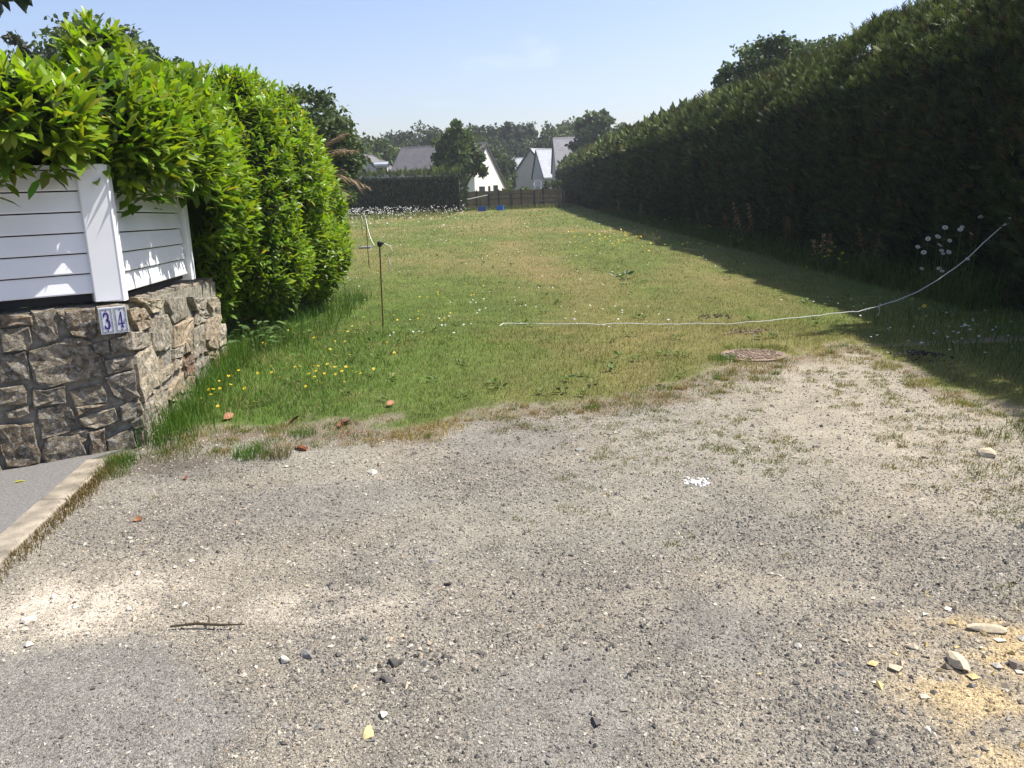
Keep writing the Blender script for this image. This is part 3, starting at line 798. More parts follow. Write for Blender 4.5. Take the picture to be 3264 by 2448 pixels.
# a laurel leaf along +X, folded along its midrib; z up
_LEAF = np.array([(0.0, 0, 0), (0.30, 0.17, 0.035), (0.30, 0, -0.01), (0.30, -0.17, 0.035), (0.68, 0.165, 0.005), (0.68, 0, -0.035), (0.68, -0.165, 0.005), (1.0, 0, -0.12)])
_LEAF_T = np.array([(0, 2, 1), (0, 3, 2), (4, 5, 7), (5, 6, 7)])
_LEAF_Q = np.array([(1, 2, 5, 4), (2, 3, 6, 5)])

def leaf_frames(P, D, Nrm):
    """frames: x = leaf direction, z = leaf upper side"""
    x = norm(D); z = norm(Nrm - (Nrm * x).sum(1, keepdims=True) * x); y = np.cross(z, x)
    return x, y, z

def leaf_mesh(P, D, Nrm, L, Wd):
    x, y, z = leaf_frames(P, D, Nrm)
    k = len(_LEAF)
    V = (P[:, None] + L[:, None, None] * (_LEAF[None, :, 0:1] * x[:, None] + _LEAF[None, :, 2:3] * z[:, None]) + (L * Wd)[:, None, None] * _LEAF[None, :, 1:2] * y[:, None])
    off = np.arange(len(P))[:, None, None] * k
    return V.reshape(-1, 3), [(_LEAF_T[None] + off).reshape(-1, 3), (_LEAF_Q[None] + off).reshape(-1, 4)]

def laurel_shoots(ells, dens, keep, rng, size, leaves=(6, 10)):
    Ps, Ds, Ns, Ls, Ts = [], [], [], [], []
    for ei, e in enumerate(ells):
        c = np.array(e[:3]); r = np.array(e[3:6])
        area = 4 * math.pi * (((r[0]*r[1])**1.6 + (r[0]*r[2])**1.6 + (r[1]*r[2])**1.6) / 3) ** (1/1.6)
        n = int(area * dens)
        u = rand_unit(n, rng)
        lump = 0.90 + 0.22 * fbm(u[:, 0] * 3 + ei * 7, u[:, 1] * 3, u[:, 2] * 3, seed=61 + ei)
        p = c + u * r * lump[:, None] * rng.uniform(0.93, 1.03, (n, 1))
        nr = norm(u / r)
        ok = np.ones(n, bool)
        for ej, f in enumerate(ells):
            if ej == ei: continue
            q = (((p - np.array(f[:3])) / (np.array(f[3:6]) * 0.93)) ** 2).sum(1)
            ok &= q > 1
        toc = norm(np.array([0, 0, 1.6]) - p)
        facing = (nr * toc).sum(1)
        ok &= (facing > -0.25) | (rng.random(n) < 0.25)
        ok &= keep(p, rng)
        p, nr = p[ok], nr[ok]
        n = len(p)
        ax = norm(nr * 0.75 + np.array([0, 0, 0.75]) + rng.normal(size=(n, 3)) * 0.35)
        tone = fbm(p[:, 0] * 1.6, p[:, 1] * 1.6, p[:, 2] * 1.6, seed=77)
        top = np.clip((p[:, 2] - 0.6) / 2.2, 0, 1)
        for i in range(n):
            k = rng.integers(leaves[0], leaves[1])
            a0 = rng.uniform(0, 6.28)
            slen = 0.17 * rng.uniform(0.6, 1.3) * size / 0.135
            t1 = norm(np.cross(ax[i], (0.3, 0.2, 1.0))); t2 = np.cross(ax[i], t1)
            young = np.clip(0.30 + 0.75 * tone[i] + rng.normal() * 0.22, 0, 1)
            for j in range(k):
                f = j / (k - 1)
                th = a0 + j * 2.4
                rad = t1 * math.cos(th) + t2 * math.sin(th)
                opening = 1.25 - 0.75 * f + rng.normal() * 0.15
                d = ax[i] * math.cos(opening) + rad * math.sin(opening) + np.array([0, 0, -0.12 - 0.15 * (1 - f)])
                Ps.append(p[i] - ax[i] * slen * (1 - f) * 1.0); Ds.append(d)
                up = np.array([0, 0, 1.0]) * 0.6 + ax[i] * 0.8 + rng.normal(size=3) * 0.22
                Ns.append(up); Ls.append(size * rng.uniform(0.6, 1.25) * (1.0 - 0.25 * f))
                y = np.clip(young * (0.35 + 0.75 * f) + rng.normal() * 0.10, 0, 1)
                Ts.append(y)
    y = np.array(Ts)[:, None]
    old = np.array([0.045, 0.105, 0.014]); new = np.array([0.255, 0.372, 0.028])
    col = old * (1 - y) + new * y
    col = col * (1 + np.random.default_rng(3).normal(size=col.shape) * np.array([0.08, 0.10, 0.2]))
    sick = np.random.default_rng(4).random(len(col)) < 0.004
    col[sick] = np.array([0.36, 0.34, 0.04])
    col = np.clip(col, 0.004, 1)
    return np.array(Ps), np.array(Ds), np.array(Ns), np.array(Ls), col

def ico(n=2):
    t = (1 + 5 ** 0.5) / 2
    V = [(-1,t,0),(1,t,0),(-1,-t,0),(1,-t,0),(0,-1,t),(0,1,t),(0,-1,-t),(0,1,-t),(t,0,-1),(t,0,1),(-t,0,-1),(-t,0,1)]
    F = [(0,11,5),(0,5,1),(0,1,7),(0,7,10),(0,10,11),(1,5,9),(5,11,4),(11,10,2),(10,7,6),(7,1,8),(3,9,4),(3,4,2),(3,2,6),(3,6,8),(3,8,9),(4,9,5),(2,4,11),(6,2,10),(8,6,7),(9,8,1)]
    V = [np.array(v, float) / np.linalg.norm(v) for v in V]
    for _ in range(n):
        cache = {}; F2 = []
        def mid(a, b):
            k = (min(a, b), max(a, b))
            if k not in cache:
                m_ = V[a] + V[b]; V.append(m_ / np.linalg.norm(m_)); cache[k] = len(V) - 1
            return cache[k]
        for a, b, c in F:
            ab, bc, ca = mid(a, b), mid(b, c), mid(c, a)
            F2 += [(a, ab, ca), (b, bc, ab), (c, ca, bc), (ab, bc, ca)]
        F = F2
    return np.array(V), np.array(F)
ICO0 = ico(0); ICO1 = ico(1); ICO2 = ico(2)

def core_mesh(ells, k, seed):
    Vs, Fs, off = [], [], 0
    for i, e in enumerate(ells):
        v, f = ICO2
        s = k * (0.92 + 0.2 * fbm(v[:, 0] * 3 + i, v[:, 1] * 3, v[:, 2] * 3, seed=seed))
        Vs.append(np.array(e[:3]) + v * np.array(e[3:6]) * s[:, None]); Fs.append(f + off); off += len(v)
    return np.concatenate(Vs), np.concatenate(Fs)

def laurel(name, label, base, ells, dens, keep, seed, size, n_single, stems):
    rng = np.random.default_rng(seed)
    root = thing(name, label, 'hedge', base)
    P, D, Nn, L, C = laurel_shoots(ells, dens, keep, rng, size)
    Wd = rng.uniform(0.8, 1.15, len(P)) * 0.98
    # the leaves that show largest stand as parts of their own
    dist = np.linalg.norm(P - np.array([0, 0, 1.6]), axis=1)
    vis = (((norm(np.array([0, 0, 1.6]) - P)) * norm(P - np.array(base) - np.array([0, 0, 1.2]))).sum(1))
    score = L / dist * np.clip(vis + 0.4, 0.05, 1)
    order = np.argsort(-score)[:n_single]
    single = np.zeros(len(P), bool); single[order] = True
    x, y, z = leaf_frames(P, D, Nn)
    variants = []
    for i in range(8):
        yv = i / 7.0
        col = np.array([0.055, 0.12, 0.016]) * (1 - yv) + np.array([0.25, 0.362, 0.028]) * yv
        V, F = leaf_mesh(np.zeros((1, 3)), np.array([[1.0, 0, 0]]), np.array([[0, 0, 1.0]]), np.ones(1), np.ones(1) * (0.9 + 0.15 * ((i * 5) % 3)))
        me_o = build('leaf', V, F, M['laurel'], None, tint=np.tile(col, (len(V), 1)), smooth=True)
        variants.append(me_o.data)
        bpy.data.objects.remove(me_o)
    b = np.array(base)
    for i in order:
        g = float(np.clip((C[i, 0] - 0.05) / 0.18, 0, 1))
        o = bpy.data.objects.new('leaf', variants[int(round(g * 7))])
        Lm = L[i]
        mtx = Matrix(((x[i, 0], y[i, 0], z[i, 0], 0), (x[i, 1], y[i, 1], z[i, 1], 0), (x[i, 2], y[i, 2], z[i, 2], 0), (0, 0, 0, 1)))
        o.matrix_basis = Matrix.Translation(Vector(P[i] - b)) @ mtx @ Matrix.Scale(Lm, 4)
        COL.objects.link(o); o.parent = root
    s = ~single
    V, F = leaf_mesh(P[s], D[s], Nn[s], L[s], Wd[s])
    f = build('foliage', V, F, M['laurel'], root, tint=np.repeat(C[s], len(_LEAF), 0), smooth=True); f['kind'] = 'stuff'
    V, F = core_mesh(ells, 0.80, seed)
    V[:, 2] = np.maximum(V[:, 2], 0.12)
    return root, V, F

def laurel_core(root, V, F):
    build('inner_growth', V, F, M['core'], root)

def fence_side(p):
    """distance in front of the two fence faces (positive = outside)"""
    q = p - WB
    return np.where((q @ WD2) < 0, q @ WN1, np.maximum(q @ WN2, np.where((q @ WD2) < 0.3, q @ WN1, -9)))

def outside(p):
    q = p - WB
    n1_, n2_ = q @ WN1, q @ WN2
    return np.maximum(n1_, n2_)

# near laurel, growing over the white fence
def keep_near(p, rng):
    o = outside(p)
    low = np.where((p - WB) @ WN2 > 0.0, 1.74, 1.82) + 0.30 * (fbm(p[:, 0] * 4, p[:, 1] * 4, seed=91) - 0.5)
    return ~((o > -0.22) & (p[:, 2] < low) & ((p - WB) @ WD2 < 2.3)) & (p[:, 2] > 1.2) & ~((o < -0.9) & (p[:, 2] < 1.9))
near_ells = [(-3.52, 4.73, 2.02, 0.62, 0.42, 0.32), (-2.92, 5.10, 2.05, 0.48, 0.40, 0.35), (-2.63, 5.85, 2.0, 0.40, 0.55, 0.40), (-2.74, 6.55, 1.95, 0.40, 0.60, 0.43), (-3.95, 5.65, 1.94, 0.95, 0.72, 0.50), (-3.25, 5.62, 2.0, 0.62, 0.55, 0.46), (-2.75, 5.95, 2.04, 0.52, 0.70, 0.46), (-2.93, 6.45, 2.46, 0.27, 0.34, 0.40),
             (-2.74, 6.75, 1.98, 0.46, 0.75, 0.47), (-2.98, 7.45, 1.86, 0.52, 0.80, 0.80), (-3.15, 8.2, 1.80, 0.6, 0.65, 1.0), (-3.5, 6.6, 1.85, 0.9, 1.2, 0.62)]
r_, cv_, cf_ = laurel('cherry_laurel', 'bright green laurel hedge spilling over the white slatted fence', (-3.2, 6.4, 0.0), near_ells, 128, keep_near, 5, 0.160, 300, [])
V = cv_; F = cf_
q = outside(V); 
V[:, 2] = np.where(q > -0.12, np.maximum(V[:, 2], 2.0), V[:, 2])
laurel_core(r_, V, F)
s = MB()
for (x0, y0) in ((-3.3, 6.0), (-3.05, 6.7), (-3.2, 7.4), (-3.9, 5.8)):
    s = MB(); s.tube([(x0, y0, 0), (x0 + 0.05, y0 + 0.04, 0.8), (x0 + 0.12, y0 - 0.05, 1.9)], [0.045, 0.035, 0.02], 7); s.make('stem', M['bark'], r_)

# the laurel beyond the wall's end
def keep_far(p, rng):
    low = 0.22 + 0.30 * (fbm(p[:, 0] * 2, p[:, 1] * 2, seed=93) - 0.5)
    inwall = (((p - WB) @ WD2) < 3.05) & (outside(p) > -0.42) & (p[:, 2] < 1.95) & (outside(p) < 0.5)
    return (p[:, 2] > low) & ~inwall
far_ells = [(-3.32, 8.95, 1.55, 0.66, 0.85, 1.20), (-3.22, 9.75, 1.75, 0.80, 0.85, 1.22), (-3.12, 10.7, 1.74, 0.85, 1.0, 1.26), (-3.0, 9.9, 2.62, 0.30, 0.45, 0.36), (-3.22, 11.9, 1.40, 0.92, 0.95, 1.22), (-3.3, 12.7, 1.15, 0.85, 0.8, 1.02),
            (-3.0, 10.0, 0.95, 0.62, 1.0, 0.72), (-2.95, 11.5, 0.85, 0.72, 1.2, 0.68), (-4.0, 10.5, 1.6, 1.0, 2.2, 1.15)]
r_, cv_, cf_ = laurel('cherry_laurel', 'tall glossy laurel hedge reaching the grass beyond the end of the stone wall', (-3.2, 10.8, 0.0), far_ells, 138, keep_far, 6, 0.128, 300, [])
laurel_core(r_, cv_, cf_)
for (x0, y0) in ((-3.2, 9.0), (-3.1, 9.8), (-3.15, 10.8), (-3.2, 12.0)):
    s = MB(); s.tube([(x0, y0, -0.02), (x0 + 0.06, y0, 0.5), (x0 - 0.03, y0 + 0.1, 1.4)], [0.05, 0.04, 0.03], 7); s.make('stem', M['bark'], r_)

# ------------------------------------------------------------------ conifer hedge on the right
def spray_template():
    V, F = [], []
    def sl(a, b, w):
        a = np.array(a); b = np.array(b); d = b - a; p = np.array([-d[1], d[0], 0]); p = p / (np.linalg.norm(p) + 1e-9) * w
        n = len(V); V.extend([a - p, a + p, b]); F.append((n, n + 1, n + 2))
    sl((0, 0, 0), (1.0, 0, -0.10), 0.055)
    for t, L, s in ((0.18, 0.42, 1), (0.26, 0.44, -1), (0.40, 0.40, 1), (0.50, 0.38, -1), (0.62, 0.30, 1), (0.72, 0.26, -1)):
        sl((t, 0, -0.02 * t), (t + L * 0.80, s * L * 0.62, -0.05 - 0.05 * t), 0.055)
    return np.array(V), np.array(F)
_SP, _SPF = spray_template()
_SP2 = np.array([(0, -0.07, 0), (0.35, 0.28, -0.02), (1.0, 0.0, -0.08), (0.35, -0.28, -0.02)]); _SPF2 = np.array([(0, 2, 1), (0, 3, 2)])

def sprays(P, D, Nn, S, tmpl, tf):
    x, y, z = leaf_frames(P, D, Nn)
    V = P[:, None] + S[:, None, None] * (tmpl[None, :, 0:1] * x[:, None] + tmpl[None, :, 1:2] * y[:, None] + tmpl[None, :, 2:3] * z[:, None])
    F = tf[None] + (np.arange(len(P)) * len(tmpl))[:, None, None]
    return V.reshape(-1, 3), F.reshape(-1, tf.shape[1])

def hedge_bank(name, label, cat, prof, y0, y1, dens_fn, seed, size, tone, core_in=0.30, xoff=lambda y: 0 * y, hs=lambda y: 1 + 0 * y, end_caps=True, base=None, group=None, axis='y'):
    """a clipped hedge: profile (x, z) swept along y"""
    rng = np.random.default_rng(seed)
    prof = np.array(prof, float)
    seg = np.linalg.norm(np.diff(prof, axis=0), axis=1); cum = np.concatenate([[0], np.cumsum(seg)]); tot = cum[-1]
    root = thing(name, label, cat, base if base is not None else (prof[0, 0], y0, 0), group)
    # sample
    bands = graded([(y0, y1, 1.0)])
    Pl, Nl = [], []
    for a, b in zip(bands[:-1], bands[1:]):
        n = int((b - a) * tot * dens_fn(0.5 * (a + b)))
        s = rng.uniform(0, tot, n); yy = rng.uniform(a, b, n)
        k = np.clip(np.searchsorted(cum, s) - 1, 0, len(seg) - 1); t = (s - cum[k]) / seg[k]
        p2 = prof[k] + (prof[k + 1] - prof[k]) * t[:, None]
        tn = (prof[k + 1] - prof[k]) / seg[k][:, None]
        Pl.append(np.stack([p2[:, 0] + xoff(yy), yy, p2[:, 1] * hs(yy)], 1)); Nl.append(np.stack([-tn[:, 1], 0 * yy, tn[:, 0]], 1))
    if end_caps:
        for ye, sg in ((y0, -1), (y1, 1)):
            n = int(tot * tot / 9 * dens_fn(ye) * (1.0 if sg < 0 else 0.5))
            x_ = rng.uniform(prof[:, 0].min(), prof[:, 0].max(), n); z_ = rng.uniform(0, prof[:, 1].max(), n)
            Pl.append(np.stack([x_ + float(xoff(np.array(ye))), np.full(n, ye), z_ * float(hs(np.array(ye)))], 1)); Nl.append(np.tile([0, sg, 0.0], (n, 1)))
    P = np.concatenate(Pl); Nr = np.concatenate(Nl)
    lump = fbm(P[:, 1] * 1.1, P[:, 2] * 0.55, P[:, 0] * 0.9, seed=seed + 3, octv=5, gain=0.6)
    P = P + Nr * ((lump - 0.5) * 0.80 + rng.normal(size=len(P)) * 0.035)[:, None]
    D = norm(Nr * 0.75 + np.array([0, 0, 0.65]) + rng.normal(size=(len(P), 3)) * 0.38)
    Nn = norm(np.cross(D, rng.normal(size=P.shape)))
    dist = np.linalg.norm(P - np.array([0, 0, 1.6]), axis=1)
    S = size * rng.uniform(0.65, 1.35, len(P)) * np.clip(dist / 22, 1.0, 2.4)
    up = rng.random(len(P)) < 0.07
    S = np.where(up & (Nr[:, 2] > 0.5), S * 1.7, S)
    D[up & (Nr[:, 2] > 0.5)] = norm(np.array([0, 0, 1.0]) + rng.normal(size=D.shape) * 0.2)[up & (Nr[:, 2] > 0.5)]
    tn = rng.uniform(0.45, 1.75, len(P))[:, None] * (0.5 + 1.0 * lump)[:, None]
    C = np.array(tone)[None] * tn
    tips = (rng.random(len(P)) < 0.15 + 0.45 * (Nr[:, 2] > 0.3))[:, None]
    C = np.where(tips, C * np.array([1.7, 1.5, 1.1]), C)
    C = np.where((Nr[:, 2] > 0.3)[:, None], C * np.array([2.1, 1.9, 1.5]), C)  # sunlight on the hedge top put into the tint, with the extra tips
    dead = (rng.random(len(P)) < 0.05)[:, None]
    C = np.where(dead, np.array([0.09, 0.06, 0.03]), C)
    nearm = dist < 34
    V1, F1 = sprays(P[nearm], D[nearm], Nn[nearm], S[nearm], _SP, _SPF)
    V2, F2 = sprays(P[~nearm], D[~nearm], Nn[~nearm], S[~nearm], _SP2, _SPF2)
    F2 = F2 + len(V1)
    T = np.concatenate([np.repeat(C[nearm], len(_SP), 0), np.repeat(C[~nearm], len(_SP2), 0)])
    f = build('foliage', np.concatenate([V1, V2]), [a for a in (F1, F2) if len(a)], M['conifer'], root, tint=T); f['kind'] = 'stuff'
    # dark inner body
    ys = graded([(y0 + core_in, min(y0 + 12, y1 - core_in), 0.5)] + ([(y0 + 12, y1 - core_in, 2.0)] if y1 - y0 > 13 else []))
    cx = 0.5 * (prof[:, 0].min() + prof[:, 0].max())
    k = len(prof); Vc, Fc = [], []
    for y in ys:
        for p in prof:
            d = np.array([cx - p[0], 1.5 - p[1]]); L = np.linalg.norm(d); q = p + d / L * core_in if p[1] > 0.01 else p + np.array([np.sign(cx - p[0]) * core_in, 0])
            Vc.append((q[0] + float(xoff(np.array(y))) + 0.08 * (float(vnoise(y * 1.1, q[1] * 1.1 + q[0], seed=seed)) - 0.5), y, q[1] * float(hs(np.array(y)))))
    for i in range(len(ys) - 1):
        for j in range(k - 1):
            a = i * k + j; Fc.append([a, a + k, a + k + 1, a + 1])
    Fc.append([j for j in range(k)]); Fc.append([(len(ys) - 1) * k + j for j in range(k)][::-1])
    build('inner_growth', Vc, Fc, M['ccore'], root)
    return root

HP = [(6.02, 0.0), (5.93, 1.0), (5.95, 2.3), (6.04, 3.0), (6.24, 3.5), (6.55, 3.88), (6.95, 4.16), (7.5, 4.20), (7.95, 3.9), (8.05, 2.0), (8.05, 0.0)]
def cdens(y):
    return 480 if y < 16 else 300 if y < 24 else 150 if y < 40 else 70
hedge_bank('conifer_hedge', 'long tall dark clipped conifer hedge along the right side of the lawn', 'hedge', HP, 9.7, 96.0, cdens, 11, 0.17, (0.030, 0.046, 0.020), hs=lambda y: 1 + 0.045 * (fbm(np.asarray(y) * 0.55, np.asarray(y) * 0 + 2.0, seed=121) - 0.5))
HP2 = [(5.78, 0.0), (5.70, 0.9), (5.68, 2.4), (5.80, 3.6), (6.1, 4.3), (6.6, 4.65), (7.4, 4.7), (7.9, 4.3), (8.0, 2.0), (8.0, 0.0)]
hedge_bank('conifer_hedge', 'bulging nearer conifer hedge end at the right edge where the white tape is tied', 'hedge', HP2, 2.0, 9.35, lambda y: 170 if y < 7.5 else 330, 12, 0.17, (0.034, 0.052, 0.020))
# clipped hedge across the far end, left
def far_hedge():
    prof = [(0.0, 0.0), (-0.05, 1.0), (0.0, 2.2), (0.12, 2.72), (0.4, 2.9), (1.0, 2.9), (1.4, 2.7), (1.45, 0.0)]
    rng = np.random.default_rng(15)
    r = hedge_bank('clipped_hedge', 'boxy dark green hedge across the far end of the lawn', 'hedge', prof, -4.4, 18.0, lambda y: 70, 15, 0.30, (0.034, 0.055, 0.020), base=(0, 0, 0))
    r.matrix_world = Matrix.Translation((-7.5, 62.0, 0)) @ Matrix.Rotation(math.radians(90), 4, 'Z') @ Matrix.Identity(4)
    return r
fh = far_hedge()

# ------------------------------------------------------------------ trees
def tube_pts(a, b, bend, k=5, rng=None):
    a = np.array(a, float); b = np.array(b, float)
    return [a + (b - a) * t + np.array(bend) * math.sin(math.pi * t) for t in np.linspace(0, 1, k)]

def tree(name, label, base, lobes, n, leaf, seed, cols, trunk_r=0.25, sub=16, group=None, spread=0.34, cat='tree', shell=0.55, flat=0.0):
    rng = np.random.default_rng(seed)
    base = np.array(base, float)
    root = thing(name, label, cat, tuple(base), group)
    lobes = [np.array(l, float) for l in lobes]
    cz = np.mean([l[2] for l in lobes]); cx = np.mean([l[0] for l in lobes]); cy = np.mean([l[1] for l in lobes])
    fork = np.array([base[0] * 0.5 + cx * 0.5, base[1] * 0.5 + cy * 0.5, max(base[2] + 0.35 * (cz - base[2]), base[2] + 0.5)])
    s = MB(); s.tube(tube_pts(base - np.array([0, 0, 0.1]), fork, (rng.normal() * 0.1, 0, 0)), list(np.linspace(trunk_r, trunk_r * 0.7, 5)), 8); s.make('trunk', M['bark'], root, smooth=True)
    for l in lobes:
        s = MB(); tip = l[:3] + np.array([0, 0, l[5] * 0.3])
        s.tube(tube_pts(fork - np.array([0, 0, 0.1]), tip, (rng.normal() * 0.2, rng.normal() * 0.2, 0.2)), list(np.linspace(trunk_r * 0.5, trunk_r * 0.1, 5)), 5); s.make('limb', M['bark'], root, smooth=True)
    w = np.array([(l[3] * l[4] + l[3] * l[5] + l[4] * l[5]) for l in lobes]); w = w / w.sum()
    Ps, Ts = [], []
    for l, wi in zip(lobes, w):
        ns = max(5, int(sub * len(lobes) * wi)); per = max(10, int(n * wi / ns))
        u = rand_unit(ns, rng)
        c = l[:3] + u * l[3:6] * rng.uniform(shell, 1.0, (ns, 1))
        sz = l[3:6].mean() * spread * rng.uniform(0.6, 1.3, ns)
        tone = rng.uniform(0.65, 1.35, ns)
        for i in range(ns):
            o_ = rand_unit(per, rng) * (rng.random((per, 1)) ** 0.45) * sz[i] * np.array([1.15, 1.15, 0.8 - flat])
            Ps.append(c[i] + o_)
            Ts.append(np.outer(tone[i] * rng.uniform(0.75, 1.25, per), cols))
    P = np.concatenate(Ps); T = np.concatenate(Ts)
    k = len(P)
    D = norm(rng.normal(size=(k, 3)) + np.array([0, 0, -0.1])); Nn = norm(rng.normal(size=(k, 3)) + np.array([0, 0, 1.0]))
    S = leaf * rng.uniform(0.6, 1.4, k)
    tmpl = np.array([(0, -0.25, 0), (0.45, 0.38, 0.06), (1.0, 0.05, -0.1), (0.5, -0.42, 0.05)]); tf = np.array([(0, 2, 1), (0, 3, 2)])
    V, F = sprays(P, D, Nn, S, tmpl, tf)
    cr = build('crown', V, F, M['foliage'], root, tint=np.repeat(T, 4, 0)); cr['kind'] = 'stuff'
    return root

OAK = np.array([0.068, 0.105, 0.034]); PINE = np.array([0.050, 0.066, 0.040]); BRT = np.array([0.092, 0.14, 0.040]); ASH = np.array([0.065, 0.095, 0.045])
# behind the laurel at the left
tree('oak_tree', 'dark oak crown behind the laurel, topmost at the upper left', (-14.2, 31, 0), [(-14.2, 31, 6.0, 1.9, 1.7, 1.75), (-15.5, 31, 5.5, 1.2, 1.4, 1.25), (-12.9, 31, 5.8, 1.1, 1.4, 1.2), (-14.1, 31, 6.9, 0.9, 1.0, 0.9)], 15000, 0.19, 21, OAK, 0.3, 36)
tree('oak_tree', 'dark oak crown sloping down to the right behind the laurel', (-11.2, 30, 0), [(-11.6, 30, 5.2, 1.4, 1.4, 1.4), (-10.3, 30, 4.4, 1.2, 1.4, 1.2), (-9.6, 30, 3.6, 1.0, 1.2, 1.2)], 13000, 0.19, 22, OAK, 0.26, 36)
tree('oak_tree', 'rounded oak crown right behind the laurel end, beside the palm', (-7.6, 32, 0), [(-7.2, 32, 4.0, 1.4, 1.5, 1.4), (-6.35, 32, 3.3, 0.95, 1.2, 1.2), (-8.4, 32, 3.7, 1.2, 1.3, 1.5), (-6.5, 32, 2.2, 1.1, 1.2, 0.9)], 15000, 0.19, 23, OAK, 0.28, 40)
tree('dark_conifer', 'small dark pointed conifer at the far left above the laurel', (-12.3, 22.5, 0), [(-12.3, 22.5, 3.9, 0.9, 0.9, 1.5), (-12.2, 22.5, 5.0, 0.45, 0.5, 0.8), (-12.9, 22.5, 4.6, 0.6, 0.6, 1.0), (-11.75, 22.5, 4.8, 0.35, 0.4, 0.7)], 4500, 0.14, 24, PINE, 0.18, 24)
# a maple branch reaching in at the very top left
tree('maple_tree', 'maple branch tips hanging in at the top left corner', (-6.4, 7.2, 0), [(-4.15, 7.25, 3.46, 0.46, 0.4, 0.32), (-5.1, 7.1, 3.7, 0.9, 0.8, 0.55)], 700, 0.15, 25, ASH * 0.9, 0.12, 16)
# right, behind the conifer hedge
tree('ash_tree', 'loose airy tree crown rising behind the long conifer hedge', (10.9, 36, 0), [(10.7, 36, 6.15, 1.25, 1.2, 1.05), (9.6, 36, 5.5, 0.8, 0.9, 0.75), (12.0, 36, 6.1, 1.2, 1.2, 0.9), (13.3, 36, 6.35, 0.9, 1.0, 0.7)], 10000, 0.17, 26, ASH * 1.3, 0.2, 30, spread=0.36)
tree('round_tree', 'round leafy tree in front of the right-hand slate roof', (10.0, 96.9, 0), [(10.2, 96.9, 7.3, 2.2, 1.5, 2.0), (13.0, 96.9, 6.9, 2.0, 1.4, 1.3), (8.8, 96.9, 5.8, 1.3, 1.3, 1.4), (10.7, 96.9, 8.5, 1.4, 1.2, 1.2), (15.0, 96.9, 6.9, 0.9, 1.2, 1.0)], 7000, 0.40, 27, ASH * 1.3, 0.3, 20)
# in front of the dark slate house
tree('round_tree', 'dense round tree in front of the dark slate house and its white gable', (-3.5, 70, 0), [(-3.7, 70, 4.5, 1.7, 1.6, 1.8), (-2.75, 70, 3.8, 1.05, 1.2, 1.1), (-4.7, 70, 3.9, 1.1, 1.3, 1.5), (-3.9, 70, 5.9, 1.0, 1.1, 1.1), (-2.0, 70, 3.2, 0.65, 0.8, 0.6)], 9000, 0.30, 28, BRT * 0.85, 0.28, 26)
# pines and broadleaves closing the view
def dx(D, Y): return (D - 1087) / 1789.0 * Y * 0.965
for i, (D0, Y, zc, rx, rz, lab) in enumerate([(905, 140, 9.9, 5.2, 1.7, 'spreading dark pine above the dark slate roof'), (1040, 142, 10.2, 2.6, 1.4, 'dark pine just right of the round tree'),
                                             (1112, 144, 10.3, 3.2, 1.9, 'dome-topped dark pine above the middle houses')]):
    X = dx(D0, Y)
    tree('pine_tree', lab, (X, Y, 0), [(X, Y, zc, rx, 3, rz), (X - rx * 0.6, Y, zc - 0.6, rx * 0.5, 2, rz * 0.7), (X + rx * 0.6, Y, zc - 0.4, rx * 0.5, 2, rz * 0.75), (X + rx * 0.1, Y, zc - 3.0, rx * 0.7, 2.5, 1.6)], 4200, 0.55, 40 + i, PINE, 0.35, 22, group='pines beyond the houses')
back = [(800, 100, 5.4, 3.0, 2.3, OAK, 'dark bushy tree behind the small gable house by the palm'), (845, 112, 5.6, 3.0, 2.2, BRT * 0.7, 'green bushy tree at the left end of the dark slate roof'), (745, 96, 5.0, 3.2, 3.0, OAK, 'tree behind the palm fronds at the laurel end'),
        (880, 126, 6.0, 4.0, 2.6, PINE, 'dark tree under the spreading pine'), (1000, 128, 6.6, 3.6, 2.8, OAK * 0.9, 'dark tree behind the round tree'), (1055, 134, 7.0, 3.0, 2.6, OAK * 0.8, 'dark tree right beside the white gable'), (1098, 136, 6.6, 3.0, 2.6, PINE, 'dark tree left of the middle gable house'),
        (1150, 138, 7.0, 3.6, 2.6, OAK * 0.8, 'dark tree above the middle gable house'), (1192, 137, 8.4, 3.0, 2.6, OAK, 'green tree behind the ridge of the pale slate house'), (1222, 140, 9.6, 2.0, 2.2, np.array([0.12, 0.14, 0.07]), 'pale feathery tree beside the right-hand slate roof'),
        (1075, 105, 3.6, 1.8, 2.2, OAK * 0.7, 'low dark tree between the white gable and the grey gable'), (1285, 135, 8.5, 3.5, 3.0, OAK, 'dark tree behind the right-hand house'), (690, 100, 6, 5, 4, OAK, 'tree mass hidden mostly by the laurel')]
for i, (D0, Y, zc, rx, rz, colr, lab) in enumerate(back):
    X = dx(D0, Y)
    tree('broadleaf_tree', lab, (X, Y, 0), [(X, Y, zc, rx, 2.6, rz), (X - rx * 0.55, Y, zc - rz * 0.35, rx * 0.6, 2, rz * 0.8), (X + rx * 0.55, Y, zc - rz * 0.3, rx * 0.6, 2, rz * 0.8), (X + rx * 0.1, Y, zc - rz * 0.9, rx * 0.9, 2, rz * 0.7)], 3600, 0.50, 60 + i, np.array(colr), 0.3, 22, group='trees beyond the houses')

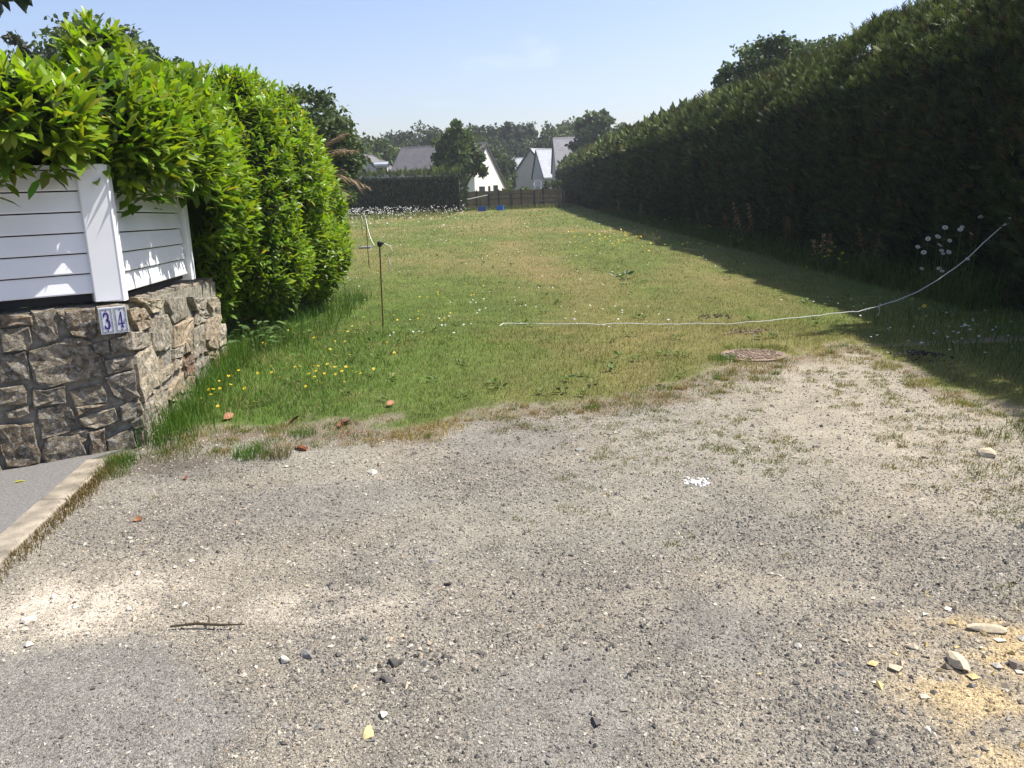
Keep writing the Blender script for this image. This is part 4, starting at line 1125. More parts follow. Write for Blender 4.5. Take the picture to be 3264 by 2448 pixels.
# palm with dead fronds behind the laurel
pc = np.array([-3.95, 16.2, 2.0])
palm = thing('palm', 'palm with drooping dead brown fronds behind the laurel end', 'palm', (pc[0], pc[1], 0))
s = MB(); s.tube([(pc[0], pc[1], -0.05), (pc[0] + 0.03, pc[1], 1.1), tuple(pc)], [0.20, 0.17, 0.19], 10); s.make('trunk', M['palm_trunk'], palm, smooth=True)
rngp = np.random.default_rng(4)
for i in range(15):
    az = i * 2.39 + 0.2
    lift = [0.9, 0.5, 0.15, -0.3][i % 4]; Lf = rngp.uniform(0.8, 1.1)
    if i < 4:
        az = [-0.15, 0.15, -0.5, 0.05][i]; lift = [0.75, 0.22, 0.05, 1.15][i]; Lf = [1.25, 1.35, 1.15, 1.0][i]
    d = np.array([math.cos(az), math.sin(az), 0])
    pts = [pc + d * Lf * t + np.array([0, 0, lift * Lf * t - 0.45 * Lf * t * t]) for t in np.linspace(0, 1, 8)]
    s = MB(); s.tube(pts, list(np.linspace(0.018, 0.004, 8)), 5)
    fr_ = s.make('frond', M['dead_frond'], palm)
    V, F, T = [], [], []
    side = np.cross(d, UP)
    for t in np.linspace(0.12, 1, 44):
        k = min(int(t * 7), 6); p = pts[k] + (pts[k + 1] - pts[k]) * (t * 7 - k); tg = norm(pts[k + 1] - pts[k])
        for sg in (-1, 1):
            L = 0.50 * math.sin(math.pi * (0.12 + 0.8 * t)) * rngp.uniform(0.8, 1.2)
            tip = p + (tg * 0.55 + side * sg * 0.6 + np.array([0, 0, -0.15]) + rngp.normal(size=3) * 0.12) * L
            w_ = tg * 0.022; n_ = len(V)
            V += [p - w_, p + w_, tip]; F.append([n_, n_ + 1, n_ + 2])
            c_ = rngp.uniform(0.7, 1.5); T += [(c_, c_, c_)] * 3
    build('leaflets', V, F, M['dead_frond'], fr_, tint=np.array(T))

# ------------------------------------------------------------------ houses at the end of the plot
def set_uv(o, ax_u, ax_v):
    me = o.data
    uv = me.uv_layers.new(name='UVMap')
    co = np.zeros(len(me.vertices) * 3, np.float32); me.vertices.foreach_get('co', co); co = co.reshape(-1, 3)
    li = np.zeros(len(me.loops), np.int32); me.loops.foreach_get('vertex_index', li)
    q = np.stack([co[li] @ np.array(ax_u), co[li] @ np.array(ax_v)], 1).astype(np.float32)
    uv.data.foreach_set('uv', q.reshape(-1))

def house(label, org, rot, L, dp, ze, zr, ur, zre, wallm, roofm, windows=(), gable_windows=(), skylights=(), dormer=None, chimney=None, pipe=False, front_over=0.25, gable_left=(), cap=True):
    """org = front right-hand corner on the ground; ridge runs along -e (to the left) for L; gable at the right.
    e: along the front to the right, g: into depth. ze front eave, zr ridge at depth ur, zre rear eave at depth dp."""
    e = np.array([math.cos(rot), math.sin(rot), 0]); g = np.array([-math.sin(rot), math.cos(rot), 0])
    O = np.array([org[0], org[1], 0.0])
    h = thing('house', label, 'house', tuple(O))
    def P(a, d, z): return O + e * a + g * d + UP * z
    prof = [(0, 0), (0, ze), (ur, zr), (dp, zre), (dp, 0)]
    s = MB()
    V = [P(0, d, z) for d, z in prof] + [P(-L, d, z) for d, z in prof]
    s.add(V, [[0, 4, 3, 2, 1], [5, 6, 7, 8, 9], [0, 1, 6, 5], [4, 9, 8, 3], [1, 2, 7, 6], [2, 3, 8, 7]]); s.make('wall', wallm, h)
    th = 0.14
    roof = None
    for (d0, z0, d1, z1) in ((0, ze, ur, zr), (dp, zre, ur, zr)):
        sl = np.array([d1 - d0, z1 - z0]); sl = sl / np.linalg.norm(sl)
        nn_ = np.array([-sl[1], sl[0]]) if d1 > d0 else np.array([sl[1], -sl[0]])
        a0 = np.array([d0, z0]) - sl * front_over; a1 = np.array([d1, z1])
        q = [a0 + nn_ * 0.02, a1 + nn_ * 0.02, a1 + nn_ * th, a0 + nn_ * th]
        s = MB(); V = [P(0.12, *p) for p in q] + [P(-L - 0.12, *p) for p in q]
        s.add(V, [[0, 1, 2, 3], [4, 7, 6, 5], [0, 4, 5, 1], [1, 5, 6, 2], [2, 6, 7, 3], [3, 7, 4, 0]])
        ro = s.make('roof', roofm, h); set_uv(ro, e, g * sl[0] + UP * sl[1])
        if roof is None: roof = ro; front = (np.array([d0, z0]), sl, nn_)
        # dark verge board at the gables
        for aa in (0.121, -L - 0.151):
            s = MB()
            V = [P(aa + k, *p) for k in (0, 0.03) for p in (a0 - nn_ * 0.10, a1 - nn_ * 0.10, a1 + nn_ * (th + 0.01), a0 + nn_ * (th + 0.01))]
            s.add(V, [[0, 1, 2, 3], [4, 7, 6, 5], [0, 4, 5, 1], [1, 5, 6, 2], [2, 6, 7, 3], [3, 7, 4, 0]])
            s.make('verge_board', M['frame_dark'], h)
        s = MB(); gp = a0 + nn_ * 0.0
        s.tube([P(0.1, gp[0] - 0.05 * (1 if d1 > d0 else -1), gp[1]), P(-L - 0.1, gp[0] - 0.05 * (1 if d1 > d0 else -1), gp[1])], 0.07, 6); s.make('gutter', M['zinc'], h)
    if cap:
        k = int(L / 0.45)
        for i in range(k):
            a = 0.1 - (L + 0.2) * i / k; b = 0.1 - (L + 0.2) * (i + 1) / k + 0.015
            s = MB(); V = [P(a_, ur + dd, zr + th + zz_) for a_ in (a, b) for dd, zz_ in ((-0.14, -0.06), (0, 0.07), (0.14, -0.06))]
            s.add(V, [[0, 1, 4, 3], [1, 2, 5, 4], [0, 2, 1], [3, 4, 5], [0, 3, 5, 2]]); s.make('ridge_tile', roofm, h)
    def opening(fn, a0, a1, z0, z1, framem):
        s = MB(); t = 0.06
        for (x0, x1, y0, y1) in ((a0, a1, z1 - t, z1), (a0, a1, z0, z0 + t), (a0, a0 + t, z0 + t, z1 - t), (a1 - t, a1, z0 + t, z1 - t), ((a0 + a1) / 2 - 0.03, (a0 + a1) / 2 + 0.03, z0 + t, z1 - t)):
            V = [fn(x, z, n_) for n_ in (-0.05, 0.045) for x, z in ((x0, y0), (x1, y0), (x1, y1), (x0, y1))]
            s.add(V, [[0, 3, 2, 1], [4, 5, 6, 7], [0, 1, 5, 4], [1, 2, 6, 5], [2, 3, 7, 6], [3, 0, 4, 7]])
        w = s.make('window', framem, h)
        s = MB(); V = [fn(x, z, n_) for n_ in (-0.04, 0.012) for x, z in ((a0 + 0.02, z0 + 0.02), (a1 - 0.02, z0 + 0.02), (a1 - 0.02, z1 - 0.02), (a0 + 0.02, z1 - 0.02))]
        s.add(V, [[0, 3, 2, 1], [4, 5, 6, 7], [0, 1, 5, 4], [1, 2, 6, 5], [2, 3, 7, 6], [3, 0, 4, 7]]); s.make('pane', M['glass'], w)
    for (a0, a1, z0, z1, fm) in windows: opening(lambda x, z, n_: P(x, -n_, z), a0, a1, z0, z1, M[fm])
    for (d0, d1, z0, z1, fm) in gable_windows: opening(lambda x, z, n_: P(n_, x, z), d0, d1, z0, z1, M[fm])
    for (d0, d1, z0, z1, fm) in gable_left: opening(lambda x, z, n_: P(-L - n_, x, z), d0, d1, z0, z1, M[fm])
    f0, sl, nn_ = front
    for (a0, a1, t0, t1) in skylights:
        fn = lambda x, t, n_: P(x, *(f0 + sl * t + nn_ * (th + 0.02 + n_)))
        opening(fn, a0, a1, t0, t1, M['frame_dark'])
    if dormer:
        a0, a1, t0, hgt = dormer
        b = f0 + sl * t0 + nn_ * th
        top = b[1] + hgt
        dd = (top - b[1]) / sl[1] * sl[0]
        s = MB(); V = [P(x, *q) for x in (a0, a1) for q in ((b[0], b[1] - 0.1), (b[0], top), (b[0] + dd + 0.3, top + 0.25), (b[0] + dd + 0.3, b[1]))]
        s.add(V, [[0, 1, 2, 3], [4, 7, 6, 5], [0, 4, 5, 1], [1, 5, 6, 2]]); dm = s.make('dormer', M['render_pale'], h)
        s = MB(); V = [P(x, *q) for x in (a0 - 0.15, a1 + 0.15) for q in ((b[0] - 0.2, top), (b[0] - 0.2, top + 0.1), (b[0] + dd + 0.4, top + 0.36), (b[0] + dd + 0.4, top + 0.26))]
        s.add(V, [[0, 1, 2, 3], [4, 7, 6, 5], [0, 4, 5, 1], [1, 5, 6, 2], [0, 3, 7, 4]]); s.make('dormer_roof', M['frame_dark'], dm)
        opening(lambda x, z, n_: P(x, b[0] - n_, z), a0 + 0.1, a1 - 0.1, b[1] + 0.15, top - 0.08, M['frame_white'])
    if chimney:
        a, z = chimney
        s = MB(); s.box((a - 0.3, ur - 0.35, zr - 0.5), (a + 0.3, ur + 0.35, zr + z), (e, g, UP), O); ch = s.make('chimney', M['render_grey'], h)
    if pipe:
        s = MB(); s.tube([P(-0.4, -0.06, 0), P(-0.4, -0.06, ze - 0.2)], 0.05, 6); s.make('downpipe', M['zinc'], h)
    return h

rt = math.radians
# dark slate house with the white gable
house('dark slate roofed house with a bright white gable behind the round tree', (-2.85, 80.0), rt(-22), 9.0, 8.2, 2.95, 5.72, 2.9, 1.35, M['render_white'], M['slate_dark'],
      gable_windows=((1.0, 2.3, 0.85, 1.82, 'frame_dark'), (3.2, 3.65, 0.85, 1.84, 'frame_dark'), (4.5, 5.6, 0.7, 1.90, 'frame_dark')), windows=((-1.6, -0.7, 0.3, 2.2, 'frame_white'),),
      skylights=((-7.3, -6.2, 0.05, 0.65), (-4.0, -2.9, 0.15, 0.75)), front_over=0.3)
house('small pale gable house half hidden behind the palm fronds', (-11.9, 98.0), rt(85), 8.0, 4.4, 3.3, 5.38, 2.2, 3.3, M['render_pale'], M['slate_dark'], gable_left=((1.6, 2.6, 2.2, 3.3, 'frame_white'),))
house('narrow flat-topped pale building just left of the dark slate roof', (-12.05, 88.0), rt(3), 1.2, 1.6, 4.3, 4.5, 0.8, 4.3, M['render_pale'], M['slate_pale'], windows=((-1.1, -0.12, 3.55, 4.05, 'frame_dark'),), front_over=0.12)
house('grey gable-end house in the middle, left of the pale slate roof', (9.9, 119.7), rt(52), 6.0, 6.5, 3.1, 6.55, 3.25, 3.1, M['render_grey'], M['slate_pale'])
house('low pale slate house behind the grey gable, furthest left of the middle group', (8.5, 127.0), rt(8), 7.0, 5.0, 3.3, 5.75, 2.5, 3.3, M['render_pale'], M['slate_pale'])
house('pale slate house with a narrow blue-grey gable between the grey gable and the tallest roof', (10.9, 106.4), rt(13), 6.2, 5.6, 2.75, 6.05, 3.3, 2.8, M['render_pale'], M['slate_pale'], skylights=((-4.7, -4.0, 2.0, 2.9),))
house('tall grey slate roofed house at the right, partly behind the conifer hedge', (16.0, 99.0), rt(3), 10.0, 5.0, 3.4, 6.95, 2.5, 3.3, M['render_pale'], M['slate_mid'], windows=((-8.2, -7.2, 0.9, 2.1, 'frame_white'),), dormer=(-7.4, -5.6, 0.9, 0.95), pipe=False)

# ------------------------------------------------------------------ brown panel fence, gate, wire, crates, chair
def stake(mb_, x, y, z0, z1, r, n=6): mb_.tube([(x, y, z0), (x, y, z1)], r, n)
pf = thing('panel_fence', 'brown solid panel fence across the end of the lawn behind the gate', 'fence', (0.6, 68, 0))
fx = [-3.6, -2.31, -0.55, 1.25, 3.0, 4.6]
for i, x in enumerate(fx):
    s = MB(); s.box((x - 0.045, 67.90, -0.1), (x + 0.045, 67.99, 1.50 + 0.01 * i)); s.make('post', M['post_dark'], pf)
for i in range(5):
    s = MB(); z1 = 1.43
    a, b = fx[i] + 0.03, fx[i + 1] - 0.03
    nseg = 8; 
    V = []; F = []
    for k in range(nseg + 1):
        x = a + (b - a) * k / nseg; zz_ = z1 - 0.03 * math.sin(math.pi * k / nseg) + 0.008 * math.sin(k * 2.1 + i); yy = 68.02
        V += [(x, yy, 0.0), (x, yy, zz_), (x, yy + 0.03, zz_), (x, yy + 0.03, 0.0)]
    for k in range(nseg):
        for j in range(4):
            F.append([k * 4 + j, (k + 1) * 4 + j, (k + 1) * 4 + (j + 1) % 4, k * 4 + (j + 1) % 4])
    F += [[0, 1, 2, 3], [nseg * 4 + 3, nseg * 4 + 2, nseg * 4 + 1, nseg * 4]]
    s.add(V, F); s.make('panel', M['brown_panel'], pf)
gate = thing('wire_gate', 'dark blue-green double gate of posts and wire at the end of the lawn', 'gate', (0.45, 65, 0))
for x, w_, hgt in ((-1.30, 0.11, 1.22), (0.42, 0.10, 1.24), (2.22, 0.13, 1.30)):
    s = MB(); s.box((x - w_ / 2, 65 - w_ / 2, -0.1), (x + w_ / 2, 65 + w_ / 2, hgt)); s.box((x - w_ / 2 - 0.01, 65 - w_ / 2 - 0.01, hgt), (x + w_ / 2 + 0.01, 65 + w_ / 2 + 0.01, hgt + 0.03)); s.make('post', M['gate_blue'], gate)
for x0, x1 in ((-1.22, 0.34), (0.50, 2.14)):
    s = MB(); 
    for z in (0.12, 0.78, 1.12): s.box((x0, 64.98, z), (x1, 65.02, z + 0.04))
    for x in (x0, x1 - 0.04): s.box((x, 64.985, 0.16), (x + 0.04, 65.015, 1.12))
    lf = s.make('gate_leaf', M['gate_blue'], gate)
    s = MB()
    for k in range(1, 6): xx = x0 + (x1 - x0) * k / 6; s.tube([(xx, 65.03, 0.14), (xx, 65.03, 1.14)], 0.006, 4)
    for z in (0.35, 0.55, 0.95): s.tube([(x0, 65.03, z), (x1, 65.03, z)], 0.006, 4)
    s.make('wire_mesh', M['wire'], lf)
wf = thing('wire_fence', 'thin wire stock fence either side of the dark gate', 'fence', (0.5, 65.2, 0))
for x in (-4.6, -3.2, -1.95, 2.66, 4.1): 
    s = MB(); stake(s, x, 65.2, -0.1, 1.05, 0.028); s.make('post', M['post_dark'], wf)
for (x0, x1) in ((-4.6, -1.30), (2.22, 4.9)):
    for z in (0.3, 0.6, 0.92):
        s = MB(); s.tube([(x0, 65.23, z), ((x0 + x1) / 2, 65.23, z - 0.02), (x1, 65.23, z)], 0.008, 4); s.make('wire', M['wire'], wf)
rp = MB(); rp.tube([(-4.7, 63.6, 0.75), (-4.25, 64.0, 0.66), (-3.2, 64.4, 0.80), (-2.2, 64.7, 0.98), (-1.36, 64.93, 1.12)], 0.022, 5)
tag(rp.make('white_tape', M['tape'], base=(-3, 64.3, 0.7)), 'white tape strung from the boxy hedge to the left gate post', 'tape')

def crate(label, x, y, w, d, hgt, m, rot):
    c = thing('crate', label, 'crate', (x, y, 0), 'blue plastic crates by the gate')
    e = np.array([math.cos(rot), math.sin(rot), 0]); g = np.array([-math.sin(rot), math.cos(rot), 0]); O = np.array([x, y, 0.0])
    t = 0.02
    s = MB(); s.box((-w/2, -d/2, 0.0), (w/2, d/2, t), (e, g, UP), O); s.make('floor', m, c)
    for (a, b) in (((-w/2, -d/2, t), (w/2, -d/2 + t, hgt)), ((-w/2, d/2 - t, t), (w/2, d/2, hgt)), ((-w/2, -d/2 + t, t), (-w/2 + t, d/2 - t, hgt)), ((w/2 - t, -d/2 + t, t), (w/2, d/2 - t, hgt))):
        s = MB(); s.box(a, b, (e, g, UP), O); s.make('side', m, c)
    s = MB()
    for (a, b) in (((-w/2 - .02, -d/2 - .02, hgt), (w/2 + .02, -d/2 + .02, hgt + .04)), ((-w/2 - .02, d/2 - .02, hgt), (w/2 + .02, d/2 + .02, hgt + .04)), ((-w/2 - .02, -d/2 + .02, hgt), (-w/2 + .02, d/2 - .02, hgt + .04)), ((w/2 - .02, -d/2 + .02, hgt), (w/2 + .02, d/2 - .02, hgt + .04))):
        s.box(a, b, (e, g, UP), O)
    s.make('rim', m, c)
crate('darker blue plastic crate left of the gate post', -1.75, 62.0, 0.56, 0.42, 0.30, M['crate_blue'], 0.1)
crate('brighter blue plastic crate in front of the left gate leaf', -0.42, 63.0, 0.50, 0.40, 0.29, M['crate_blue2'], -0.2)

tr = MB(); tr.box((0.9, 68.7, -0.1), (4.8, 75.0, 1.25)); tt = tr.make('terrace', M['conc'], base=(2.5, 72, 0)); tag(tt, 'raised garden terrace behind the brown fence', kind='structure')
ch = thing('garden_chair', 'white plastic garden armchair seen above the brown fence', 'chair', (2.66, 69.3, 1.25))
cx_, cy_, cz_ = 2.66, 69.3, 1.25
for sx in (-1, 1):
    for sy in (-1, 1):
        s = MB(); s.tube([(cx_ + sx * 0.27, cy_ + sy * 0.25, cz_), (cx_ + sx * 0.23, cy_ + sy * 0.20, cz_ + 0.43)], [0.025, 0.035], 6); s.make('leg', M['chair_white'], ch)
s = MB(); s.box((cx_ - 0.25, cy_ - 0.24, cz_ + 0.42), (cx_ + 0.25, cy_ + 0.24, cz_ + 0.455)); s.make('seat', M['chair_white'], ch)
for sx in (-1, 1):
    s = MB(); s.tube([(cx_ + sx * 0.28, cy_ + 0.24, cz_ + 0.44), (cx_ + sx * 0.30, cy_ + 0.24, cz_ + 0.64), (cx_ + sx * 0.30, cy_ - 0.22, cz_ + 0.66), (cx_ + sx * 0.27, cy_ - 0.24, cz_ + 0.84)], 0.03, 6); s.make('armrest', M['chair_white'], ch)
s = MB()
bk = [(cx_ - 0.27, cz_ + 0.44), (cx_ - 0.29, cz_ + 0.80), (cx_ - 0.18, cz_ + 0.90), (cx_, cz_ + 0.93), (cx_ + 0.18, cz_ + 0.90), (cx_ + 0.29, cz_ + 0.80), (cx_ + 0.27, cz_ + 0.44)]
nb = len(bk)
bi = [(cx_ + (x - cx_) * 0.72, cz_ + 0.44 + (z - cz_ - 0.44) * 0.80 + (0.02 if 0 < i < nb - 1 else 0)) for i, (x, z) in enumerate(bk)]
V = [(x, cy_ - 0.22 - (z - cz_ - 0.44) * 0.15, z) for x, z in bk + bi] + [(x, cy_ - 0.25 - (z - cz_ - 0.44) * 0.15, z) for x, z in bk + bi]
F = []
for i in range(nb - 1):
    F += [[i, i + 1, nb + i + 1, nb + i], [2*nb + i, 3*nb + i, 3*nb + i + 1, 2*nb + i + 1], [i, 2*nb + i, 2*nb + i + 1, i + 1], [nb + i, nb + i + 1, 3*nb + i + 1, 3*nb + i]]
s.add(V, F)
for k in range(-1, 2): s.box((cx_ + k * 0.10 - 0.025, cy_ - 0.27, cz_ + 0.455), (cx_ + k * 0.10 + 0.025, cy_ - 0.245, cz_ + 0.84))
s.make('backrest', M['chair_white'], ch)
for i, (x, y, z, r, c_, lab) in enumerate([(1.6, 72.5, 1.2, 0.7, BRT * 1.2, 'leafy light green shrub left of the white chair'), (4.0, 73.5, 1.5, 0.9, OAK * 0.8, 'dark rounded shrub right of the white chair'), (0.4, 71.5, 1.0, 0.7, BRT, 'low green shrub behind the brown fence at the foot of the white gable'), (-0.6, 96, 2.2, 1.2, BRT, 'shrub between the white gable and the middle houses')]):
    tree('garden_shrub', lab, (x, y, 0), [(x, y, z, r, r * 0.8, r * 0.65), (x + r * 0.6, y, z - 0.1, r * 0.6, r * 0.6, r * 0.5)], 700, 0.22, 90 + i, c_, 0.05, 12, cat='shrub')

# ------------------------------------------------------------------ grass
def blades(x, y, h, w, lean, col, rng, seg=2):
    n = len(x)
    z = gz(x, y)
    P = np.stack([x, y, z - 0.004], 1)
    az = rng.uniform(0, 2 * math.pi, n); f = rng.uniform(0, 2 * math.pi, n)
    side = np.stack([np.cos(f), np.sin(f), 0 * f], 1) * (w / 2)[:, None]
    dr = np.stack([np.cos(az), np.sin(az), 0 * az], 1)
    tip = P + dr * (lean * h)[:, None] + UP * (h * np.sqrt(np.clip(1 - (lean * 0.6) ** 2, 0.15, 1)))[:, None]
    if seg == 1:
        V = np.stack([P - side, P + side, tip], 1).reshape(-1, 3)
        F = np.arange(3 * n).reshape(-1, 3); k = 3
        T = np.repeat(col, 3, 0); T.reshape(n, 3, 3)[:, :2] *= 0.85
        return V, [F], T
    mid = P + dr * (lean * h * 0.32)[:, None] + UP * (h * 0.58)[:, None]
    V = np.stack([P - side, P + side, mid - side * 0.8, mid + side * 0.8, tip], 1).reshape(-1, 3)
    o = (np.arange(n) * 5)[:, None]
    return V, [o + np.array([2, 3, 4]), o + np.array([0, 1, 3, 2])], np.repeat(col, 5, 0)

def merge(parts):
    Vs, F3, F4, Ts, off = [], [], [], [], 0
    for V, Fs, T in parts:
        for F in Fs: (F3 if F.shape[1] == 3 else F4).append(F + off)
        Vs.append(V); Ts.append(T); off += len(V)
    return np.concatenate(Vs), [np.concatenate(a) for a in (F3, F4) if a], np.concatenate(Ts)

rg = np.random.default_rng(19)
def in_plot(x, y):
    ok = (x < 6.3) & (x > -26) & (x > np.where(y < 8.3, -2.52 - 0.14 * (y - 5.34), -4.6 - np.clip(y - 8, 0, 8) * 0.6))
    ok &= ~((y > 62) & (x < -3.2))
    m = (((x - 2.25) / 0.31) ** 2 + ((y - 7.54) / 0.29) ** 2) < 1
    return ok & ~m

parts = []
# density bands: (y0, y1, count, height, width)
for (y0, y1, n, h0, w0, seg) in ((5.0, 7.0, 52000, 0.044, 0.0040, 2), (7.0, 9.5, 58000, 0.042, 0.0046, 2), (9.5, 13, 56000, 0.040, 0.0062, 1), (13, 19, 50000, 0.042, 0.0095, 1), (19, 30, 42000, 0.048, 0.016, 1), (30, 46, 30000, 0.065, 0.028, 1), (46, 68, 22000, 0.08, 0.045, 1)):
    y = rg.uniform(y0, y1, n)
    half = 0.66 * y + 0.8
    x = rg.uniform(-1, 1, n) * half
    e = edge_dist(x, y)
    dens = np.clip(0.03 + sstep(-0.30, 0.50, e), 0, 1) * (0.55 + 0.6 * fbm(x * 1.4, y * 1.4, seed=71))
    worn = sstep(0.60, 0.72, fbm(x * 0.45, y * 0.22, seed=31, octv=5, gain=0.6)) * 0.4
    ok = in_plot(x, y) & (rg.random(n) < dens * (1 - worn))
    x, y, e = x[ok], y[ok], e[ok]; k = len(x)
    c = grass_col(x, y)
    c = c * rg.uniform(0.65, 1.4, (k, 1))
    straw = rg.random(k) < 0.15 + 0.12 * (1 - sstep(1.0, -1.5, x)) + 0.45 * (1 - sstep(0.0, 0.30, e))
    c[straw] = np.array([0.38, 0.32, 0.16]) * rg.uniform(0.7, 1.2, (straw.sum(), 1))
    lush = sstep(-0.7, -1.9, x) * (1 - sstep(9, 12, y)) * sstep(0.0, 0.9, e)
    wallside = lush * (1 - sstep(0.0, 0.9, np.abs(x - (-2.45 - 0.14 * (y - 5.34)))))
    hh = h0 * rg.uniform(0.5, 1.3, k) * (1 + 0.45 * lush + 1.0 * wallside * rg.random(k)) * (0.45 + 0.55 * sstep(-0.1, 0.5, e)) * (1 + 1.1 * sstep(4.4, 5.8, x) * rg.random(k))
    parts.append(blades(x, y, hh, w0 * rg.uniform(0.7, 1.3, k) * (1 + 0.25 * lush), rg.uniform(0.15, 0.95, k), c, rg, seg))
V, F, T = merge(parts)
tag(build('grass', V, F, M['grass'], tint=T), 'short mown lawn grass with dry straw-coloured patches', kind='stuff')

# tall rank grass: at the wall foot, under the laurel, under the hedge, at the far end
parts = []
def tall(n, xf, yf, h0, h1, w, col):
    x = xf(n); y = yf(n, x); k = n
    c = np.array(col)[None] * rg.uniform(0.6, 1.4, (k, 1))
    parts.append(blades(x, y, rg.uniform(h0, h1, k), w * rg.uniform(0.7, 1.3, k), rg.uniform(0.1, 0.7, k), c, rg, 2))
G1 = (0.085, 0.17, 0.025); G2 = (0.13, 0.15, 0.045)
tall(1500, lambda n: rg.normal(0, 0.10, n), lambda n, x: rg.uniform(5.2, 8.4, n), 0.10, 0.30, 0.005, G1)
V_, F_, T_ = parts[-1]; 
tt_ = np.repeat((V_.reshape(-1, 5, 3)[:, 0, 1] - 5.34), 5); V_[:, 0] += -2.36 - 0.14 * tt_
tall(1600, lambda n: rg.uniform(-2.95, -2.1, n), lambda n, x: 8.4 + rg.random(n) * 4.5, 0.10, 0.32, 0.005, (0.075, 0.155, 0.025))
tall(4200, lambda n: 5.35 + np.abs(rg.normal(0, 0.35, n)), lambda n, x: 9.6 + rg.random(n) ** 1.6 * 40, 0.15, 0.60, 0.009, (0.075, 0.115, 0.03))
tall(1600, lambda n: rg.uniform(3.9, 5.6, n), lambda n, x: rg.uniform(5.0, 9.6, n), 0.08, 0.26, 0.005, (0.08, 0.13, 0.03))
tall(2600, lambda n: rg.uniform(-22, -3.4, n), lambda n, x: rg.uniform(50, 61.8, n), 0.15, 0.42, 0.03, G2)
tall(1500, lambda n: rg.uniform(-3.4, 5.6, n), lambda n, x: rg.uniform(63.5, 67.8, n), 0.10, 0.38, 0.03, G2)
# stragglers along the kerb
kx = np.array([k[0] for k in ko]); ky = np.array([k[1] for k in ko])
tall(2400, lambda n: rg.normal(0.035, 0.035, n), lambda n, x: 2.4 + rg.random(n) ** 0.7 * 2.7, 0.008, 0.045, 0.005, (0.19, 0.135, 0.05))
V_ = parts[-1][0]; yb_ = np.repeat(V_.reshape(-1, 5, 3)[:, 0, 1], 5); V_[:, 0] += np.interp(yb_, ky, kx)
V, F, T = merge(parts)
tag(build('tall_grass', V, F, M['grass'], tint=T), 'longer rank grass along the wall foot and hedges', kind='stuff')

# rosettes of plantain, clover and hawkbit in the turf
rw = np.random.default_rng(23)
n = 330; y = 6.2 + rw.random(n) ** 1.5 * 22; x = rw.uniform(-1, 1, n) * (0.5 * y); okr = in_plot(x, y) & (edge_dist(x, y) > 0.1) & (x < 5.4) & (fbm(x * 0.9, y * 0.7, seed=141) > 0.45); x, y = x[okr], y[okr]
k = 9; n = len(x); a = rw.uniform(0, 6.28, (n, k)); q = rw.uniform(0.0, 0.035, (n, k))
P = np.stack([x[:, None] + q * np.cos(a), y[:, None] + q * np.sin(a), np.repeat(gz(x, y)[:, None] + 0.012, k, 1) + rw.uniform(0, 0.025, (n, k))], 2).reshape(-1, 3)
D = np.stack([np.cos(a), np.sin(a), rw.uniform(0.1, 0.9, (n, k))], 2).reshape(-1, 3)
V, F = leaf_mesh(P, D, np.tile([(0, 0, 1.0)], (n * k, 1)) + rw.normal(size=(n * k, 3)) * 0.3, rw.uniform(0.03, 0.075, n * k), np.full(n * k, 1.15))
ct = np.repeat(np.array([(0.08, 0.14, 0.034), (0.11, 0.17, 0.038), (0.14, 0.17, 0.05)])[rw.integers(0, 3, n)], k, 0) * rw.uniform(0.7, 1.3, (n * k, 1))
tag(build('turf_weeds', V, F, M['grass'], tint=np.repeat(ct, len(_LEAF), 0)), 'low broad-leaved weeds and clover in the turf', kind='stuff')

